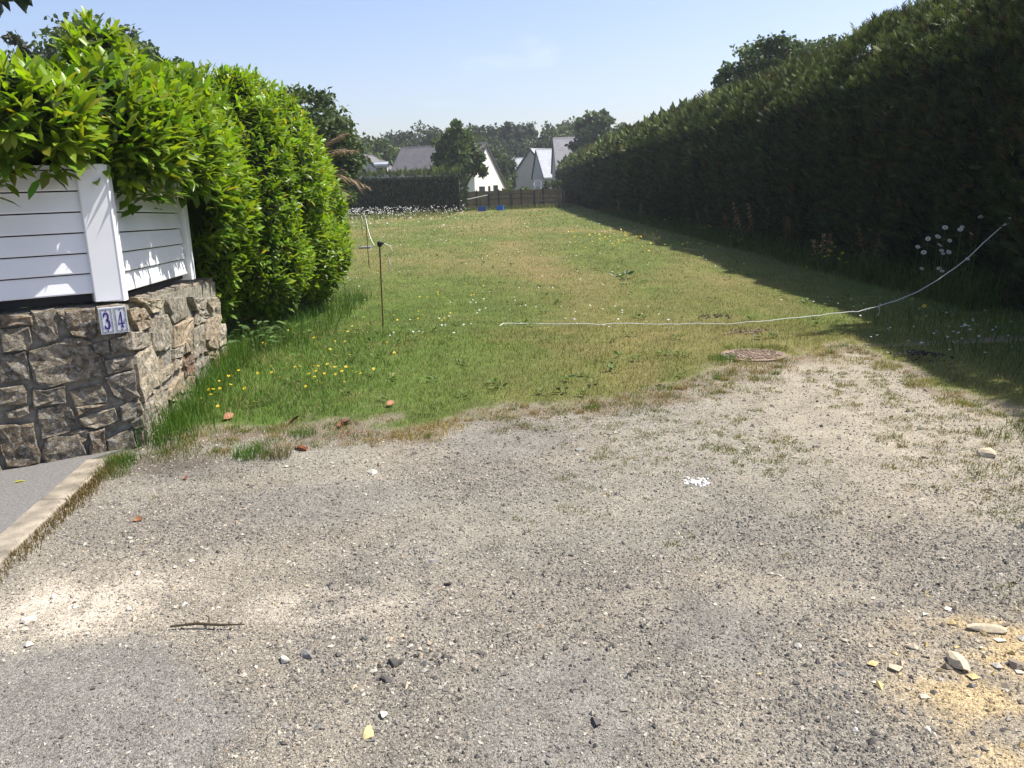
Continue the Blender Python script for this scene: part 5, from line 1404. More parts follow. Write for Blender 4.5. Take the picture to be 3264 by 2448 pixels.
# tufts and small weeds in the gravel
parts = []
def tuft(x, y, r, n, h, col):
    a = rg.uniform(0, 6.28, n); q = r * np.sqrt(rg.random(n))
    c = np.array(col)[None] * rg.uniform(0.6, 1.45, (n, 1))
    parts.append(blades(x + q * np.cos(a), y + q * np.sin(a), h * rg.uniform(0.4, 1.1, n), np.full(n, 0.0035), rg.uniform(0.2, 1.0, n), c, rg, 2))
for (x, y, r, n, h, c) in [(-0.50, 5.45, 0.16, 300, 0.05, (0.40, 0.30, 0.13)), (-0.68, 5.34, 0.15, 260, 0.045, (0.36, 0.27, 0.11)), (-0.85, 5.32, 0.13, 160, 0.04, (0.33, 0.22, 0.10)), (-1.08, 5.36, 0.12, 160, 0.04, (0.30, 0.18, 0.09)), (0.55, 5.9, 0.25, 260, 0.04, (0.26, 0.20, 0.09)), (1.0, 6.1, 0.2, 220, 0.04, (0.24, 0.17, 0.08)), (2.2, 7.0, 0.28, 420, 0.045, (0.22, 0.17, 0.08)), (1.9, 6.75, 0.2, 220, 0.04, (0.18, 0.18, 0.06)), (1.93, 7.38, 0.13, 300, 0.07, G1), (2.5, 7.75, 0.16, 260, 0.06, G2), (2.25, 7.86, 0.2, 260, 0.07, (0.15, 0.20, 0.04)), (2.2, 7.24, 0.18, 120, 0.03, (0.2, 0.16, 0.07)), (2.9, 7.2, 0.22, 260, 0.05, (0.3, 0.24, 0.1)), (3.2, 6.3, 0.14, 260, 0.05, (0.27, 0.24, 0.08)), (3.15, 5.7, 0.12, 200, 0.05, (0.27, 0.24, 0.08)), (3.2, 6.9, 0.14, 260, 0.05, (0.28, 0.24, 0.08)), (-2.42, 4.75, 0.10, 160, 0.09, (0.14, 0.17, 0.05)), (-2.45, 4.95, 0.10, 200, 0.12, G1), (-1.66, 5.0, 0.12, 260, 0.11, G1), (-1.50, 4.98, 0.10, 200, 0.09, (0.14, 0.13, 0.05)), (-1.43, 5.42, 0.10, 160, 0.07, G1), (-1.72, 4.62, 0.13, 90, 0.03, (0.20, 0.17, 0.06)), (-2.2, 5.1, 0.2, 240, 0.07, G2),
                           (2.6, 4.25, 0.16, 160, 0.05, G2), (2.45, 3.75, 0.28, 230, 0.04, (0.15, 0.145, 0.045)), (2.55, 3.4, 0.22, 120, 0.035, (0.20, 0.16, 0.06)), (1.95, 2.85, 0.16, 120, 0.04, (0.17, 0.16, 0.05)), (3.05, 4.9, 0.2, 160, 0.08, G2), (3.3, 5.05, 0.14, 140, 0.15, G2)]:
    tuft(x, y, r, n, h, c)
ne = 2600; ex = rg.uniform(-2.3, 3.3, ne); ey = rg.uniform(5.0, 7.9, ne); ee = edge_dist(ex, ey)
for i in np.nonzero((np.abs(ee + 0.05) < 0.20))[0]:
    if rg.random() < 0.55: tuft(ex[i], ey[i], rg.uniform(0.03, 0.10), int(rg.uniform(20, 70)), rg.uniform(0.02, 0.055), [(0.34, 0.26, 0.12), (0.17, 0.19, 0.055), (0.28, 0.20, 0.09), (0.11, 0.17, 0.03)][i % 4])
n = 3200; wx = rg.uniform(-2.0, 3.4, n); wy = rg.uniform(3.2, 7.4, n)
ww = (sstep(-0.8, 1.8, wx) * 0.95 + 0.06) * (0.25 + 0.75 * sstep(3.3, 5.0, wy))
okw = (edge_dist(wx, wy) < 0.1) & (rg.random(n) < ww) & (dark_gravel(wx, wy) < 0.6) & (fbm(wx * 1.5, wy * 1.5, seed=83) > 0.42)
for i in np.nonzero(okw)[0]:
    x, y = wx[i], wy[i]
    r_t = rg.uniform(0.012, 0.05) * (2.0 if rg.random() < 0.12 else 1); tuft(x, y, r_t, int(400 * r_t + 6 + 3500 * r_t * r_t), rg.uniform(0.012, 0.034), [(0.15, 0.175, 0.05), (0.19, 0.18, 0.06), (0.24, 0.19, 0.08)][i % 3])
V, F, T = merge(parts)
tag(build('weed_tufts', V, F, M['grass'], tint=T), 'small green and straw weed tufts scattered in the gravel', kind='stuff')

# ------------------------------------------------------------------ loose gravel
def pebbles(x, y, s, col, rng, hi):
    v, f = (ICO0 if hi else (np.array([(1, 0, 0), (0, 1, 0), (-1, 0, 0), (0, -1, 0), (0, 0, 1), (0, 0, -1.0)]), np.array([(0, 1, 4), (1, 2, 4), (2, 3, 4), (3, 0, 4), (1, 0, 5), (2, 1, 5), (3, 2, 5), (0, 3, 5)])))
    n = len(x); k = len(v)
    a = rng.uniform(0, 6.28, n); ca, sa = np.cos(a), np.sin(a)
    sc = np.stack([rng.uniform(0.7, 1.3, n), rng.uniform(0.6, 1.0, n), rng.uniform(0.45, 0.85, n)], 1)
    vv = v[None] * sc[:, None] * (1 + rng.normal(size=(n, k, 1)) * 0.22) + rng.normal(size=(n, k, 3)) * 0.14
    X = vv[..., 0] * ca[:, None] - vv[..., 1] * sa[:, None]; Y = vv[..., 0] * sa[:, None] + vv[..., 1] * ca[:, None]
    V = np.stack([X, Y, vv[..., 2]], 2) * s[:, None, None] + np.stack([x, y, gz(x, y) + s * 0.22], 1)[:, None]
    F = f[None] + (np.arange(n) * k)[:, None, None]
    return V.reshape(-1, 3), [F.reshape(-1, 3)], np.repeat(col, k, 0)
parts = []
for (y0, y1, n, s0, s1, hi) in ((1.75, 2.5, 42000, 0.0021, 0.0064, False), (2.5, 3.4, 44000, 0.0025, 0.0068, False), (3.4, 4.6, 40000, 0.0031, 0.0074, False), (4.6, 6.8, 36000, 0.0039, 0.0086, False)):
    y = rg.uniform(y0, y1, n); x = rg.uniform(-1, 1, n) * (0.66 * y + 0.75)
    e = edge_dist(x, y); d = dark_gravel(x, y)
    pavement = x < np.interp(y, ky, kx) + 0.02
    sand = (sstep(0.8, 2.4, x) * sstep(3.2, 4.6, y))
    keepd = (0.58 + 0.6 * d) * (1 - 0.82 * asphalt(x, y)) * (1 - 0.75 * cream(x, y)) * (1 - 0.4 * yellow(x, y)) * (1 - 0.4 * sand) * (1 - sstep(-0.15, 0.12, e)) * (0.6 + 0.8 * fbm(x * 2, y * 2, seed=88))
    ok = (rg.random(n) < keepd) & ~pavement
    x, y, d = x[ok], y[ok], d[ok]; k = len(x)
    s = rg.uniform(s0, s1, k) * np.where(rg.random(k) < 0.05, rg.uniform(1.3, 2.2, k), 1)
    pal = np.array([(0.35, 0.32, 0.265), (0.27, 0.247, 0.21), (0.19, 0.177, 0.155), (0.112, 0.105, 0.094), (0.44, 0.40, 0.33), (0.30, 0.24, 0.17)])
    u = rg.random(k)
    pd = 0.25 + 0.5 * d
    idx = np.where(u < pd * 0.45, 3, np.where(u < pd, 2, np.where(u < pd + (1 - pd) * 0.42, 0, np.where(u < pd + (1 - pd) * 0.76, 1, np.where(u < pd + (1 - pd) * 0.90, 4, 5)))))
    c = pal[idx] * rg.uniform(0.8, 1.2, (k, 1))
    ys = yellow(x, y)[:, None]; c = c * (1 - 0.55 * ys) + np.array([0.50, 0.37, 0.19]) * 0.55 * ys
    parts.append(pebbles(x, y, s, c, rg, hi))
V, F, T = merge(parts)
tag(build('gravel', V, F, M['pebble'], tint=T), 'loose grey and beige chippings over the drive', kind='stuff')

def rock(label, x, y, s, col, seed, flat=0.6, group=None):
    r = np.random.default_rng(seed)
    v, f = ICO1
    sc = np.array([r.uniform(0.9, 1.4), r.uniform(0.7, 1.0), flat])
    vv = v * sc * (0.82 + 0.4 * vnoise(v[:, 0] * 2 + seed, v[:, 1] * 2, v[:, 2] * 2, seed=seed))[:, None]
    a = r.uniform(0, 6.28); R_ = np.array([[math.cos(a), -math.sin(a), 0], [math.sin(a), math.cos(a), 0], [0, 0, 1]])
    z = float(gz(np.array([x]), np.array([y]))[0])
    for _ in range(9):
        pn = norm(r.normal(size=3)); dd = r.uniform(0.34, 0.62); ov = np.maximum(vv @ (pn / sc) - dd, 0); vv = vv - ov[:, None] * (pn * sc)[None]
    V = (vv @ R_.T) * s * 1.4 + np.array([x, y, z + s * flat * 0.45])
    o = build('stone', V, f, M['pebble'], None, tint=np.tile(np.array(col), (len(V), 1)), base=(x, y, z))
    return tag(o, label, 'stone', group)
LT = (0.58, 0.54, 0.45); GR = (0.22, 0.21, 0.195); DK = (0.085, 0.08, 0.074); YE = (0.55, 0.42, 0.20); BR = (0.20, 0.165, 0.13); SD = (0.46, 0.39, 0.28)
for i, a in enumerate([
    ('oval white pebble on the dark gravel in the left foreground', -0.84, 2.63, 0.019, LT, 0.7), ('grey stone just right of the oval white pebble', -0.765, 2.66, 0.024, GR, 0.5), ('dark stone among pale chips in the middle of the foreground', -0.44, 2.60, 0.022, DK, 0.8),
    ('flat yellow stone near the bottom edge, left of centre', -0.48, 2.22, 0.024, YE, 0.25), ('brown cobble alone on the pale ground at the far right of the gravel', 2.73, 4.51, 0.045, SD, 0.65), ('white pebble in the middle of the gravel, below the grass tongue', -0.38, 3.41, 0.022, LT, 0.5),
    ('dark flat stone on pale gravel below the dry grass edge', 0.41, 4.91, 0.035, GR, 0.3), ('largest sandstone chunk on the yellow sand', 1.44, 2.45, 0.036, SD, 0.6), ('sandy stone left of the yellow sand', 1.23, 2.44, 0.022, SD, 0.55), ('sandy stone at the upper left of the yellow sand', 1.35, 2.56, 0.024, SD, 0.55),
    ('dark stone at the right picture edge on the yellow sand', 1.63, 2.42, 0.034, BR, 0.4), ('pale flat stone below the grass tuft on the left gravel', -0.83, 4.59, 0.034, LT, 0.45), ('small dark stone at the centre left of the drive', -0.29, 3.18, 0.016, DK, 0.8), ('small white cube-like pebble near the bottom edge', -0.44, 2.30, 0.013, LT, 0.9),
    ('chalky lump on the cream patch at the left edge', -1.95, 2.99, 0.024, LT, 0.5), ('black round stone near the bottom centre', 0.22, 2.23, 0.017, DK, 0.7), ('flat sandstone slab at the back of the yellow sand', 1.66, 2.66, 0.040, SD, 0.35), ('dark grey stone beside the pale chips, lower middle', -0.46, 2.50, 0.020, DK, 0.7)]):
    rock(a[0], a[1], a[2], a[3], a[4], 300 + i, a[5])
# rubble of sandstone chips on the yellow sand, pale chips elsewhere
parts = []
def chips(n, cx, cy, sx, sy, s0, s1, cols):
    x = rg.normal(cx, sx, n); y = np.maximum(rg.normal(cy, sy, n), 1.8)
    parts.append(pebbles(x, y, rg.uniform(s0, s1, n), np.array([cols[i % len(cols)] for i in range(n)]) * rg.uniform(0.8, 1.15, (n, 1)), rg, False))
chips(130, 1.62, 2.45, 0.30, 0.22, 0.007, 0.020, [SD, YE, LT, BR]); chips(60, -1.8, 3.05, 0.3, 0.18, 0.006, 0.017, [LT, SD]); chips(40, -0.45, 2.62, 0.12, 0.12, 0.006, 0.016, [LT, SD, DK]); chips(70, -0.6, 3.0, 0.5, 0.4, 0.005, 0.012, [LT, GR]); chips(120, 0.3, 2.4, 0.8, 0.4, 0.006, 0.013, [DK, GR]); chips(60, 1.0, 2.2, 0.3, 0.2, 0.007, 0.014, [DK, GR])
V, F, T = merge(parts)
tag(build('stone_chips', V, F, M['pebble'], tint=T), 'coarser sandy and dark stone chips lying on the gravel', kind='stuff')
parts = []
n = 60; x = 0.98 + rg.normal(0, 0.036, n); y = 4.27 + rg.normal(0, 0.032, n)
V, F, T = pebbles(x, y, rg.uniform(0.006, 0.013, n), np.tile([(0.82, 0.82, 0.78)], (n, 1)), rg, False)
tag(build('white_chippings', V, F, M['pebble'], tint=T), 'small scatter of bright white chips in the middle of the drive', kind='stuff')

# ------------------------------------------------------------------ dry leaves, twig, manhole
def dry_leaf(label, x, y, L, seed, colr):
    r = np.random.default_rng(seed)
    z = float(gz(np.array([x]), np.array([y]))[0])
    a = r.uniform(0, 6.28); el_ = 0.04 if y < 5.3 else 0.25
    V, F = leaf_mesh(np.array([[x, y, z + (0.008 if y < 5.3 else 0.022)]]), np.array([[math.cos(a), math.sin(a), el_ * 0.5]]), np.array([[r.normal() * 0.5, -0.5, 0.9]]), np.array([L]), np.array([1.3]))
    V[:, 2] += 0.012 * np.sin(np.arange(len(V)) * 2.1)
    o = build('dry_leaf', V, F, colr, None, base=(x, y, z), smooth=True)
    return tag(o, label, 'leaf', 'fallen reddish leaves')
m_dl = mat('dark_dry_leaf', (0.09, 0.025, 0.015), 0.6, 0.3, noise=(30, 0.5)); m_ol = mat('orange_dry_leaf', (0.25, 0.11, 0.05), 0.6, 0.3, noise=(30, 0.4))
for i, (lab, x, y, L, m_) in enumerate([('dark red curled leaf at the grass edge, left one of the pair', -1.60, 5.72, 0.12, m_dl), ('dark red leaf at the grass edge, right one of the pair', -1.16, 5.70, 0.11, m_dl), ('orange dry leaf below the right dark leaf at the grass edge', -1.20, 5.52, 0.11, M['red_leaf']),
        ('pale orange leaf lying in the grass near the wall foot', -2.12, 5.86, 0.11, m_ol), ('small orange leaf on dark gravel below the wall corner', -1.92, 4.58, 0.05, M['red_leaf']), ('brown flat leaf beside the gravel grass tuft', -1.42, 5.16, 0.13, M['red_leaf']), ('small reddish leaf on gravel near the kerb', -1.96, 3.97, 0.05, m_ol), ('orange leaf in the grass behind the red pair', -0.95, 6.05, 0.10, m_ol)]):
    dry_leaf(lab, x, y, L, 400 + i, m_)
s = MB(); s.tube([(-1.34, 2.88, 0.012), (-1.24, 2.885, 0.018), (-1.15, 2.875, 0.014), (-1.05, 2.87, 0.016)], [0.004, 0.0055, 0.005, 0.002], 6)
s.tube([(-1.19, 2.88, 0.016), (-1.20, 2.91, 0.03), (-1.22, 2.93, 0.028)], [0.003, 0.003, 0.001], 5)
tag(s.make('twig', M['twig'], base=(-1.2, 2.88, 0)), 'thin dark twig lying on the gravel in the left foreground', 'twig')

mh = thing('manhole_cover', 'round pinkish concrete manhole cover set in the grass', 'manhole cover', (2.25, 7.54, 0))
zc_ = float(gz(np.array([2.25]), np.array([7.54]))[0])
s = MB(); k = 40
ring = lambda r, z: [(2.25 + r * math.cos(2 * math.pi * i / k), 7.54 + r * 0.95 * math.sin(2 * math.pi * i / k), zc_ + z) for i in range(k)]
V = ring(0.30, -0.1) + ring(0.30, 0.006) + ring(0.292, 0.010) + ring(0.265, 0.010) + ring(0.26, 0.006)
F = []
for j in range(4): F += [[j * k + i, j * k + (i + 1) % k, (j + 1) * k + (i + 1) % k, (j + 1) * k + i] for i in range(k)]
s.add(V, F); s.make('rim', M['manhole'], mh)
s = MB(); V = ring(0.2595, 0.0065) + [(2.25, 7.54, zc_ + 0.010)]; s.add(V, [[i, (i + 1) % k, k] for i in range(k)]); pl = s.make('plate', M['manhole'], mh)
s = MB()
rgm = random.Random(5)
for i in range(-5, 6):
    for j in range(-5, 6):
        px, py = i * 0.042, j * 0.040
        if px * px + py * py < 0.052: jx, jy, jw = rgm.uniform(-.012, .012), rgm.uniform(-.012, .012), rgm.uniform(0.008, 0.022); s.box((2.25 + px + jx - jw, 7.54 + py + jy - 0.010, zc_ + 0.002), (2.25 + px + jx + jw, 7.54 + py + jy + 0.010, zc_ + 0.0125 + rgm.uniform(0, 0.004)))
s.make('stud', M['manhole'], pl)['kind'] = 'stuff'
# bare earth scrape behind it and an ash heap at the shade edge
parts = []
for (cx, cy, n, c_) in ((2.55, 8.75, 160, (0.20, 0.15, 0.10)), (2.45, 9.9, 60, (0.06, 0.05, 0.035))):
    parts.append(pebbles(rg.normal(cx, 0.12, n), rg.normal(cy, 0.08, n), rg.uniform(0.008, 0.022, n), np.tile([c_], (n, 1)) * rg.uniform(0.6, 1.4, (n, 1)), rg, False))
V, F, T = merge(parts); tag(build('loose_earth', V, F, M['pebble'], tint=T), 'crumbs of bare brown earth in the lawn behind the manhole cover', kind='stuff')
parts = []
n = 110; x = rg.normal(3.62, 0.11, n); y = rg.normal(7.15, 0.10, n); s_ = rg.uniform(0.008, 0.02, n)
V, F, T = pebbles(x, y, s_, np.tile([(0.02, 0.018, 0.017)], (n, 1)) * rg.uniform(0.5, 3.5, (n, 1)), rg, False)
q_ = np.exp(-(((x - 3.62) / 0.2) ** 2 + ((y - 7.15) / 0.17) ** 2)) * 0.06
V[:, 2] += np.repeat(q_, 6)
tag(build('ash', V, F, M['pebble'], tint=T), 'small blackened scatter of ash at the edge of the hedge shade', kind='stuff')

# ------------------------------------------------------------------ electric fence stakes and tape
def stake_thing(label, x, y, h, tilt, head):
    z = float(gz(np.array([x]), np.array([y]))[0])
    t = thing('fence_stake', label, 'stake', (x, y, z), 'rusty fence stakes along the left of the lawn')
    top = (x + tilt[0], y + tilt[1], z + h)
    s = MB(); s.tube([(x, y, z - 0.1), (x + tilt[0] * 0.5, y + tilt[1] * 0.5, z + h * 0.5), top], 0.0085, 7); s.make('rod', M['rust'], t)
    if head:
        s = MB(); s.tube([(top[0], top[1], top[2] - 0.035), (top[0], top[1], top[2] - 0.02), (top[0], top[1], top[2] + 0.02), (top[0], top[1], top[2] + 0.03)], [0.016, 0.030, 0.030, 0.014], 9)
        s.tube([(top[0], top[1], top[2]), (top[0] + 0.05, top[1] - 0.01, top[2] + 0.004)], [0.016, 0.012], 7); s.make('insulator', M['black_plastic'], t)
    else:
        s = MB(); s.tube([(top[0], top[1], top[2] - 0.02), (top[0], top[1], top[2] + 0.015)], 0.018, 7); s.make('insulator', M['black_plastic'], t)
    return top
t1 = stake_thing('rusty fence stake with a black insulator, nearest one on the lawn', -1.53, 9.88, 1.0, (0.03, 0.0), True)
t2 = stake_thing('thin fence stake further back beside the laurel', -3.01, 18.1, 1.08, (0.0, 0.0), False)
t3 = stake_thing('furthest thin fence stake, at the laurel edge', -5.50, 32.0, 0.75, (0.02, 0.0), False)
def sag(a, b, s, k=12): 
    a = np.array(a); b = np.array(b); return [a + (b - a) * t - UP * s * 4 * t * (1 - t) for t in np.linspace(0, 1, k)]
s = MB(); s.tube(sag(t3, t2, 0.10), 0.006, 5); s.tube(sag(t2, t1, 0.22, 16), 0.0055, 5)
s.tube([t1, (t1[0] + 0.06, t1[1], t1[2] + 0.0), (t1[0] + 0.12, t1[1], t1[2] - 0.03), (t1[0] + 0.145, t1[1], t1[2] - 0.085), (t1[0] + 0.11, t1[1], t1[2] - 0.10), (t1[0] + 0.09, t1[1], t1[2] - 0.16), (t1[0] + 0.11, t1[1], t1[2] - 0.25), (t1[0] + 0.125, t1[1], t1[2] - 0.31), (t1[0] + 0.10, t1[1], t1[2] - 0.27), (t1[0] + 0.085, t1[1], t1[2] - 0.20)], 0.0045, 5)
tag(s.make('fence_tape', M['tape'], base=tuple(t1)), 'white fence tape strung between the stakes with a dangling loose end', 'tape')
CP = [(-0.119, 9.65, 0.03), (-0.06, 9.72, 0.035), (0.101, 9.72, 0.03), (0.796, 9.5, 0.038), (1.578, 9.35, 0.036), (2.085, 9.25, 0.036), (2.581, 9.15, 0.04), (3.097, 9.15, 0.075), (3.633, 9.2, 0.10), (4.119, 9.25, 0.15), (4.651, 9.3, 0.328), (5.149, 9.4, 0.614), (5.465, 9.45, 0.885), (5.663, 9.5, 1.03)]
# smooth the run
cp = np.array(CP); tt_ = np.arange(len(cp)); ts = np.linspace(0, len(cp) - 1, 60)
def cr(p, t):
    i = int(min(max(math.floor(t), 0), len(p) - 2)); u = t - i
    p0, p1, p2, p3 = p[max(i - 1, 0)], p[i], p[i + 1], p[min(i + 2, len(p) - 1)]
    return 0.5 * ((2 * p1) + (-p0 + p2) * u + (2 * p0 - 5 * p1 + 4 * p2 - p3) * u * u + (-p0 + 3 * p1 - 3 * p2 + p3) * u ** 3)
pts = [cr(cp, t) for t in ts]; rf0 = np.random.default_rng(8)
pts = [p + np.array([0, rf0.normal() * 0.006, rf0.normal() * 0.004]) for p in pts]
s = MB(); s.tube(pts, 0.0046, 6); s.tube([(4.16, 9.25, 0.165), (4.17, 9.24, 0.10), (4.15, 9.24, 0.05)], 0.004, 5); s.tube([(5.60, 9.49, 0.99), (5.68, 9.46, 1.02), (5.70, 9.5, 1.08), (5.64, 9.5, 1.06)], 0.006, 5)
tag(s.make('fence_tape', M['tape'], base=(2.5, 9.3, 0.03)), 'long white tape lying across the grass and rising to the right-hand hedge', 'tape')
s = MB(); s.box((-4.36, 24.6, -0.02), (-4.02, 25.2, 0.05)); sl_ = s.make('slab', M['asphalt'], base=(-4.2, 24.9, 0)); tag(sl_, 'small grey slab in the grass behind the near stake', 'slab')

# ------------------------------------------------------------------ flowers and wild plants
def heads(P, r, petals, rng, tilt=0.35):
    """flat flower heads, each a ring of petals"""
    V, F = [], []
    for p in P:
        a0 = rng.uniform(0, 6.28); nrm = norm(np.array([rng.normal() * tilt, rng.normal() * tilt - (1.0 if petals > 10 else 0.25), 1.0])); t1_ = norm(np.cross(nrm, (1, 0.2, 0.1))); t2_ = np.cross(nrm, t1_)
        R0 = r * rng.uniform(0.8, 1.2)
        for k in range(petals):
            th = a0 + 2 * math.pi * k / petals; w = math.pi / petals * 0.82
            n_ = len(V)
            def q(ang, rad, up=0.0): return p + (t1_ * math.cos(ang) + t2_ * math.sin(ang)) * rad + nrm * up
            V += [q(th, R0 * 0.15), q(th - w, R0 * 0.85, R0 * 0.12), q(th, R0 * 1.0, R0 * 0.10), q(th + w, R0 * 0.85, R0 * 0.12)]
            F.append([n_, n_ + 1, n_ + 2, n_ + 3])
    return V, F
rf = np.random.default_rng(77)
def on_ground(xy, h): 
    x = np.array([a[0] for a in xy]); y = np.array([a[1] for a in xy]); return np.stack([x, y, gz(x, y) + h], 1)
# buttercups
bx = [(-1.92 + rf.normal() * 0.25, 7.1 + rf.normal() * 0.22) for _ in range(16)] + [(-1.5 + rf.normal() * 0.2, 6.8 + rf.normal() * 0.22) for _ in range(18)] + [(-2.35 + rf.normal() * 0.18, 6.4 + rf.normal() * 0.4) for _ in range(10)] + [(-1.2 + rf.normal() * 0.5, 9.6 + rf.normal() * 0.4) for _ in range(16)] + [(-1.7 + rf.normal() * 0.5, 8.2 + rf.normal() * 0.7) for _ in range(12)] + [(-1.4 + rf.uniform(-1, 1.2), 12 + rf.normal() * 1.2) for _ in range(24)]
P = on_ground(bx, 0) + np.array([0, 0, 0.11]) + np.stack([0 * rf.random(len(bx)), 0 * rf.random(len(bx)), rf.uniform(-0.02, 0.06, len(bx))], 1)
V, F = heads(P, 0.014, 5, rf); tag(build('buttercups', V, F, M['petal_yellow']), 'yellow buttercups in the lush grass by the wall', kind='stuff')
bx2 = [(4.0 + rf.normal() * 1.1, 24 + rf.normal() * 3) for _ in range(60)] + [(2.7 + rf.normal() * 0.8, 26 + rf.normal() * 2) for _ in range(50)] + [(5.35 + rf.normal() * 0.12, 13.5 + rf.normal() * 0.35) for _ in range(14)] + [(4.9, 10.0), (4.75, 9.4)]
bx2 = [b for b in bx2 if b[0] < 5.9]
P = on_ground(bx2, 0.12); P[:, 2] += np.where(P[:, 0] > 5.1, rf.uniform(0.1, 0.4, len(P)), 0)
V, F = heads(P, 0.026, 5, rf); tag(build('yellow_flowers', V, F, M['petal_yellow']), 'scattered yellow flowers in the lawn beside the conifer hedge', kind='stuff')
# white clover and lawn daisies
n = 1500; y = 9 + (rf.random(n) ** 1.3) * 40; x = rf.uniform(-1, 1, n) * (0.45 * y); okd = in_plot(x, y) & (x < 4.5) & (x > -8) & (fbm(x * 0.7, y * 0.5, seed=97) > 0.50)
x, y = x[okd], y[okd]; P = np.stack([x, y, gz(x, y) + 0.06], 1)
V, F = heads(P, 0.013, 5, rf); V = np.array(V).reshape(-1, 20, 3); c_ = V.mean(1, keepdims=True); sc_ = np.clip(P[:, 1] / 18, 1, 2.2)[:, None, None]; V = (c_ + (V - c_) * sc_).reshape(-1, 3)
tag(build('lawn_daisies', V, F, M['petal_white']), 'tiny white daisies and clover dotted over the lawn', kind='stuff')
n = 2600; x = rf.uniform(-17, -2.6, n); y = 36 + 25.2 * rf.random(n) ** 0.45; k_ = rf.random(n) < np.clip(1.15 - (x + 17) / 15, 0.04, 1) * np.clip((y - 34) / 22, 0.06, 1) ; x, y = x[k_], y[k_]
P = np.stack([x, y, gz(x, y) + rf.uniform(0.15, 0.60, len(x)) * np.clip((y - 40) / 14, 0.15, 1)], 1)
V, F = heads(P, 0.040, 6, rf, 0.6); tag(build('meadow_daisies', V, F, M['petal_white']), 'drift of white daisies in front of the far boxy hedge', kind='stuff')

# ox-eye daisies in the shade by the right-hand hedge
od = thing('oxeye_daisies', 'clump of tall white ox-eye daisies in the hedge shade at the right', 'daisies', (5.4, 10.35, 0))
oh = [(5.14, 10.29, 0.65), (5.34, 10.31, 0.73), (5.4, 10.33, 0.94), (5.62, 10.35, 0.94), (5.85, 10.37, 1.05), (5.18, 10.39, 0.44), (5.41, 10.41, 0.43), (5.69, 10.29, 0.55), (5.46, 10.31, 0.64), (5.47, 10.33, 0.78), (5.41, 10.35, 0.62), (5.34, 10.37, 0.83), (5.76, 10.39, 0.85), (5.12, 10.41, 0.71), (5.39, 10.29, 0.41), (5.58, 10.31, 0.91), (5.38, 10.33, 0.66), (5.21, 10.35, 0.81)]
for (x, y, z) in oh:
    zg = float(gz(np.array([x]), np.array([y]))[0])
    s = MB(); s.tube([(x + rf.normal() * 0.05, y + 0.05, zg - 0.02), (x + rf.normal() * 0.02, y + 0.02, z * 0.6), (x, y, z)], [0.004, 0.003, 0.0025], 4); st = s.make('stem', M['stem'], od)
    V, F = heads([np.array([x, y, z])], 0.031, 11, rf, 0.25)
    fl = build('flower_head', V, F, M['petal_white'], od)
    v, f = ICO0; build('disc', v * np.array([0.011, 0.011, 0.007]) + np.array([x, y - 0.006, z + 0.008]), f, M['petal_yellow'], fl)
# small white flowers low in the shade
xy = [(3.95 + rf.normal() * 0.28, 7.6 + rf.normal() * 0.35) for _ in range(26)] + [(4.5 + rf.normal() * 0.3, 8.0 + rf.normal() * 0.4) for _ in range(16)] + [(4.3 + rf.normal() * 0.4, 9.0 + rf.normal() * 0.3) for _ in range(8)]
P = on_ground(xy, 0.08); P[:, 2] += rf.uniform(0, 0.1, len(P)); V, F = heads(P, 0.013, 6, rf); tag(build('small_daisies', V, F, M['petal_white']), 'small white daisies low in the hedge shade at the right', kind='stuff')

# dock plants with rusty seed heads along the hedge foot
def dock(label, x, y, h, spires, seed, tone):
    r = np.random.default_rng(seed)
    d = thing('dock_plant', label, 'dock plant', (x, y, 0), 'rusty dock plants along the hedge foot')
    for k in range(spires):
        bx_ = x + r.normal() * 0.08; ang = r.normal() * 0.25
        top = np.array([bx_ + ang * h * 0.6, y + r.normal() * 0.08, h * r.uniform(0.75, 1.05)]); b0 = np.array([bx_, y, -0.02])
        s = MB(); s.tube([b0, (b0 + top) / 2 + r.normal(size=3) * 0.02, top], [0.006, 0.005, 0.003], 4); s.make('stem', M['stem'], d)
        n = 90; t = r.uniform(0.5, 1.0, n); P = b0 + (top - b0) * t[:, None] + r.normal(size=(n, 3)) * (0.085 * (1.15 - t))[:, None] * np.array([1, 1, 0.8])
        V, F = sprays(P, rand_unit(n, r), rand_unit(n, r), r.uniform(0.018, 0.034, n), np.array([(0, -0.4, 0), (0.5, 0.4, 0.1), (1, 0, 0), (0.5, -0.5, 0.1)]), np.array([(0, 2, 1), (0, 3, 2)]))
        sh_ = build('seed_head', V, F, M['sorrel'], d, tint=np.repeat(np.array(tone)[None] * r.uniform(0.6, 1.4, (n, 1)), 4, 0)); sh_['kind'] = 'stuff'
    n = 9; a = r.uniform(0, 6.28, n); P = np.tile([(x, y, 0.04)], (n, 1)) + r.normal(size=(n, 3)) * np.array([0.04, 0.04, 0.02]); D = np.stack([np.cos(a), np.sin(a), r.uniform(0.4, 1.3, n)], 1)
    V, F = leaf_mesh(P, D, np.tile([(0, 0, 1.0)], (n, 1)), r.uniform(0.16, 0.30, n), np.full(n, 0.9))
    build('leaves', V, F, M['laurel'], d, tint=np.tile([(0.06, 0.10, 0.025)], (len(V), 1)))
RU = (0.20, 0.105, 0.06); RP = (0.36, 0.22, 0.14)
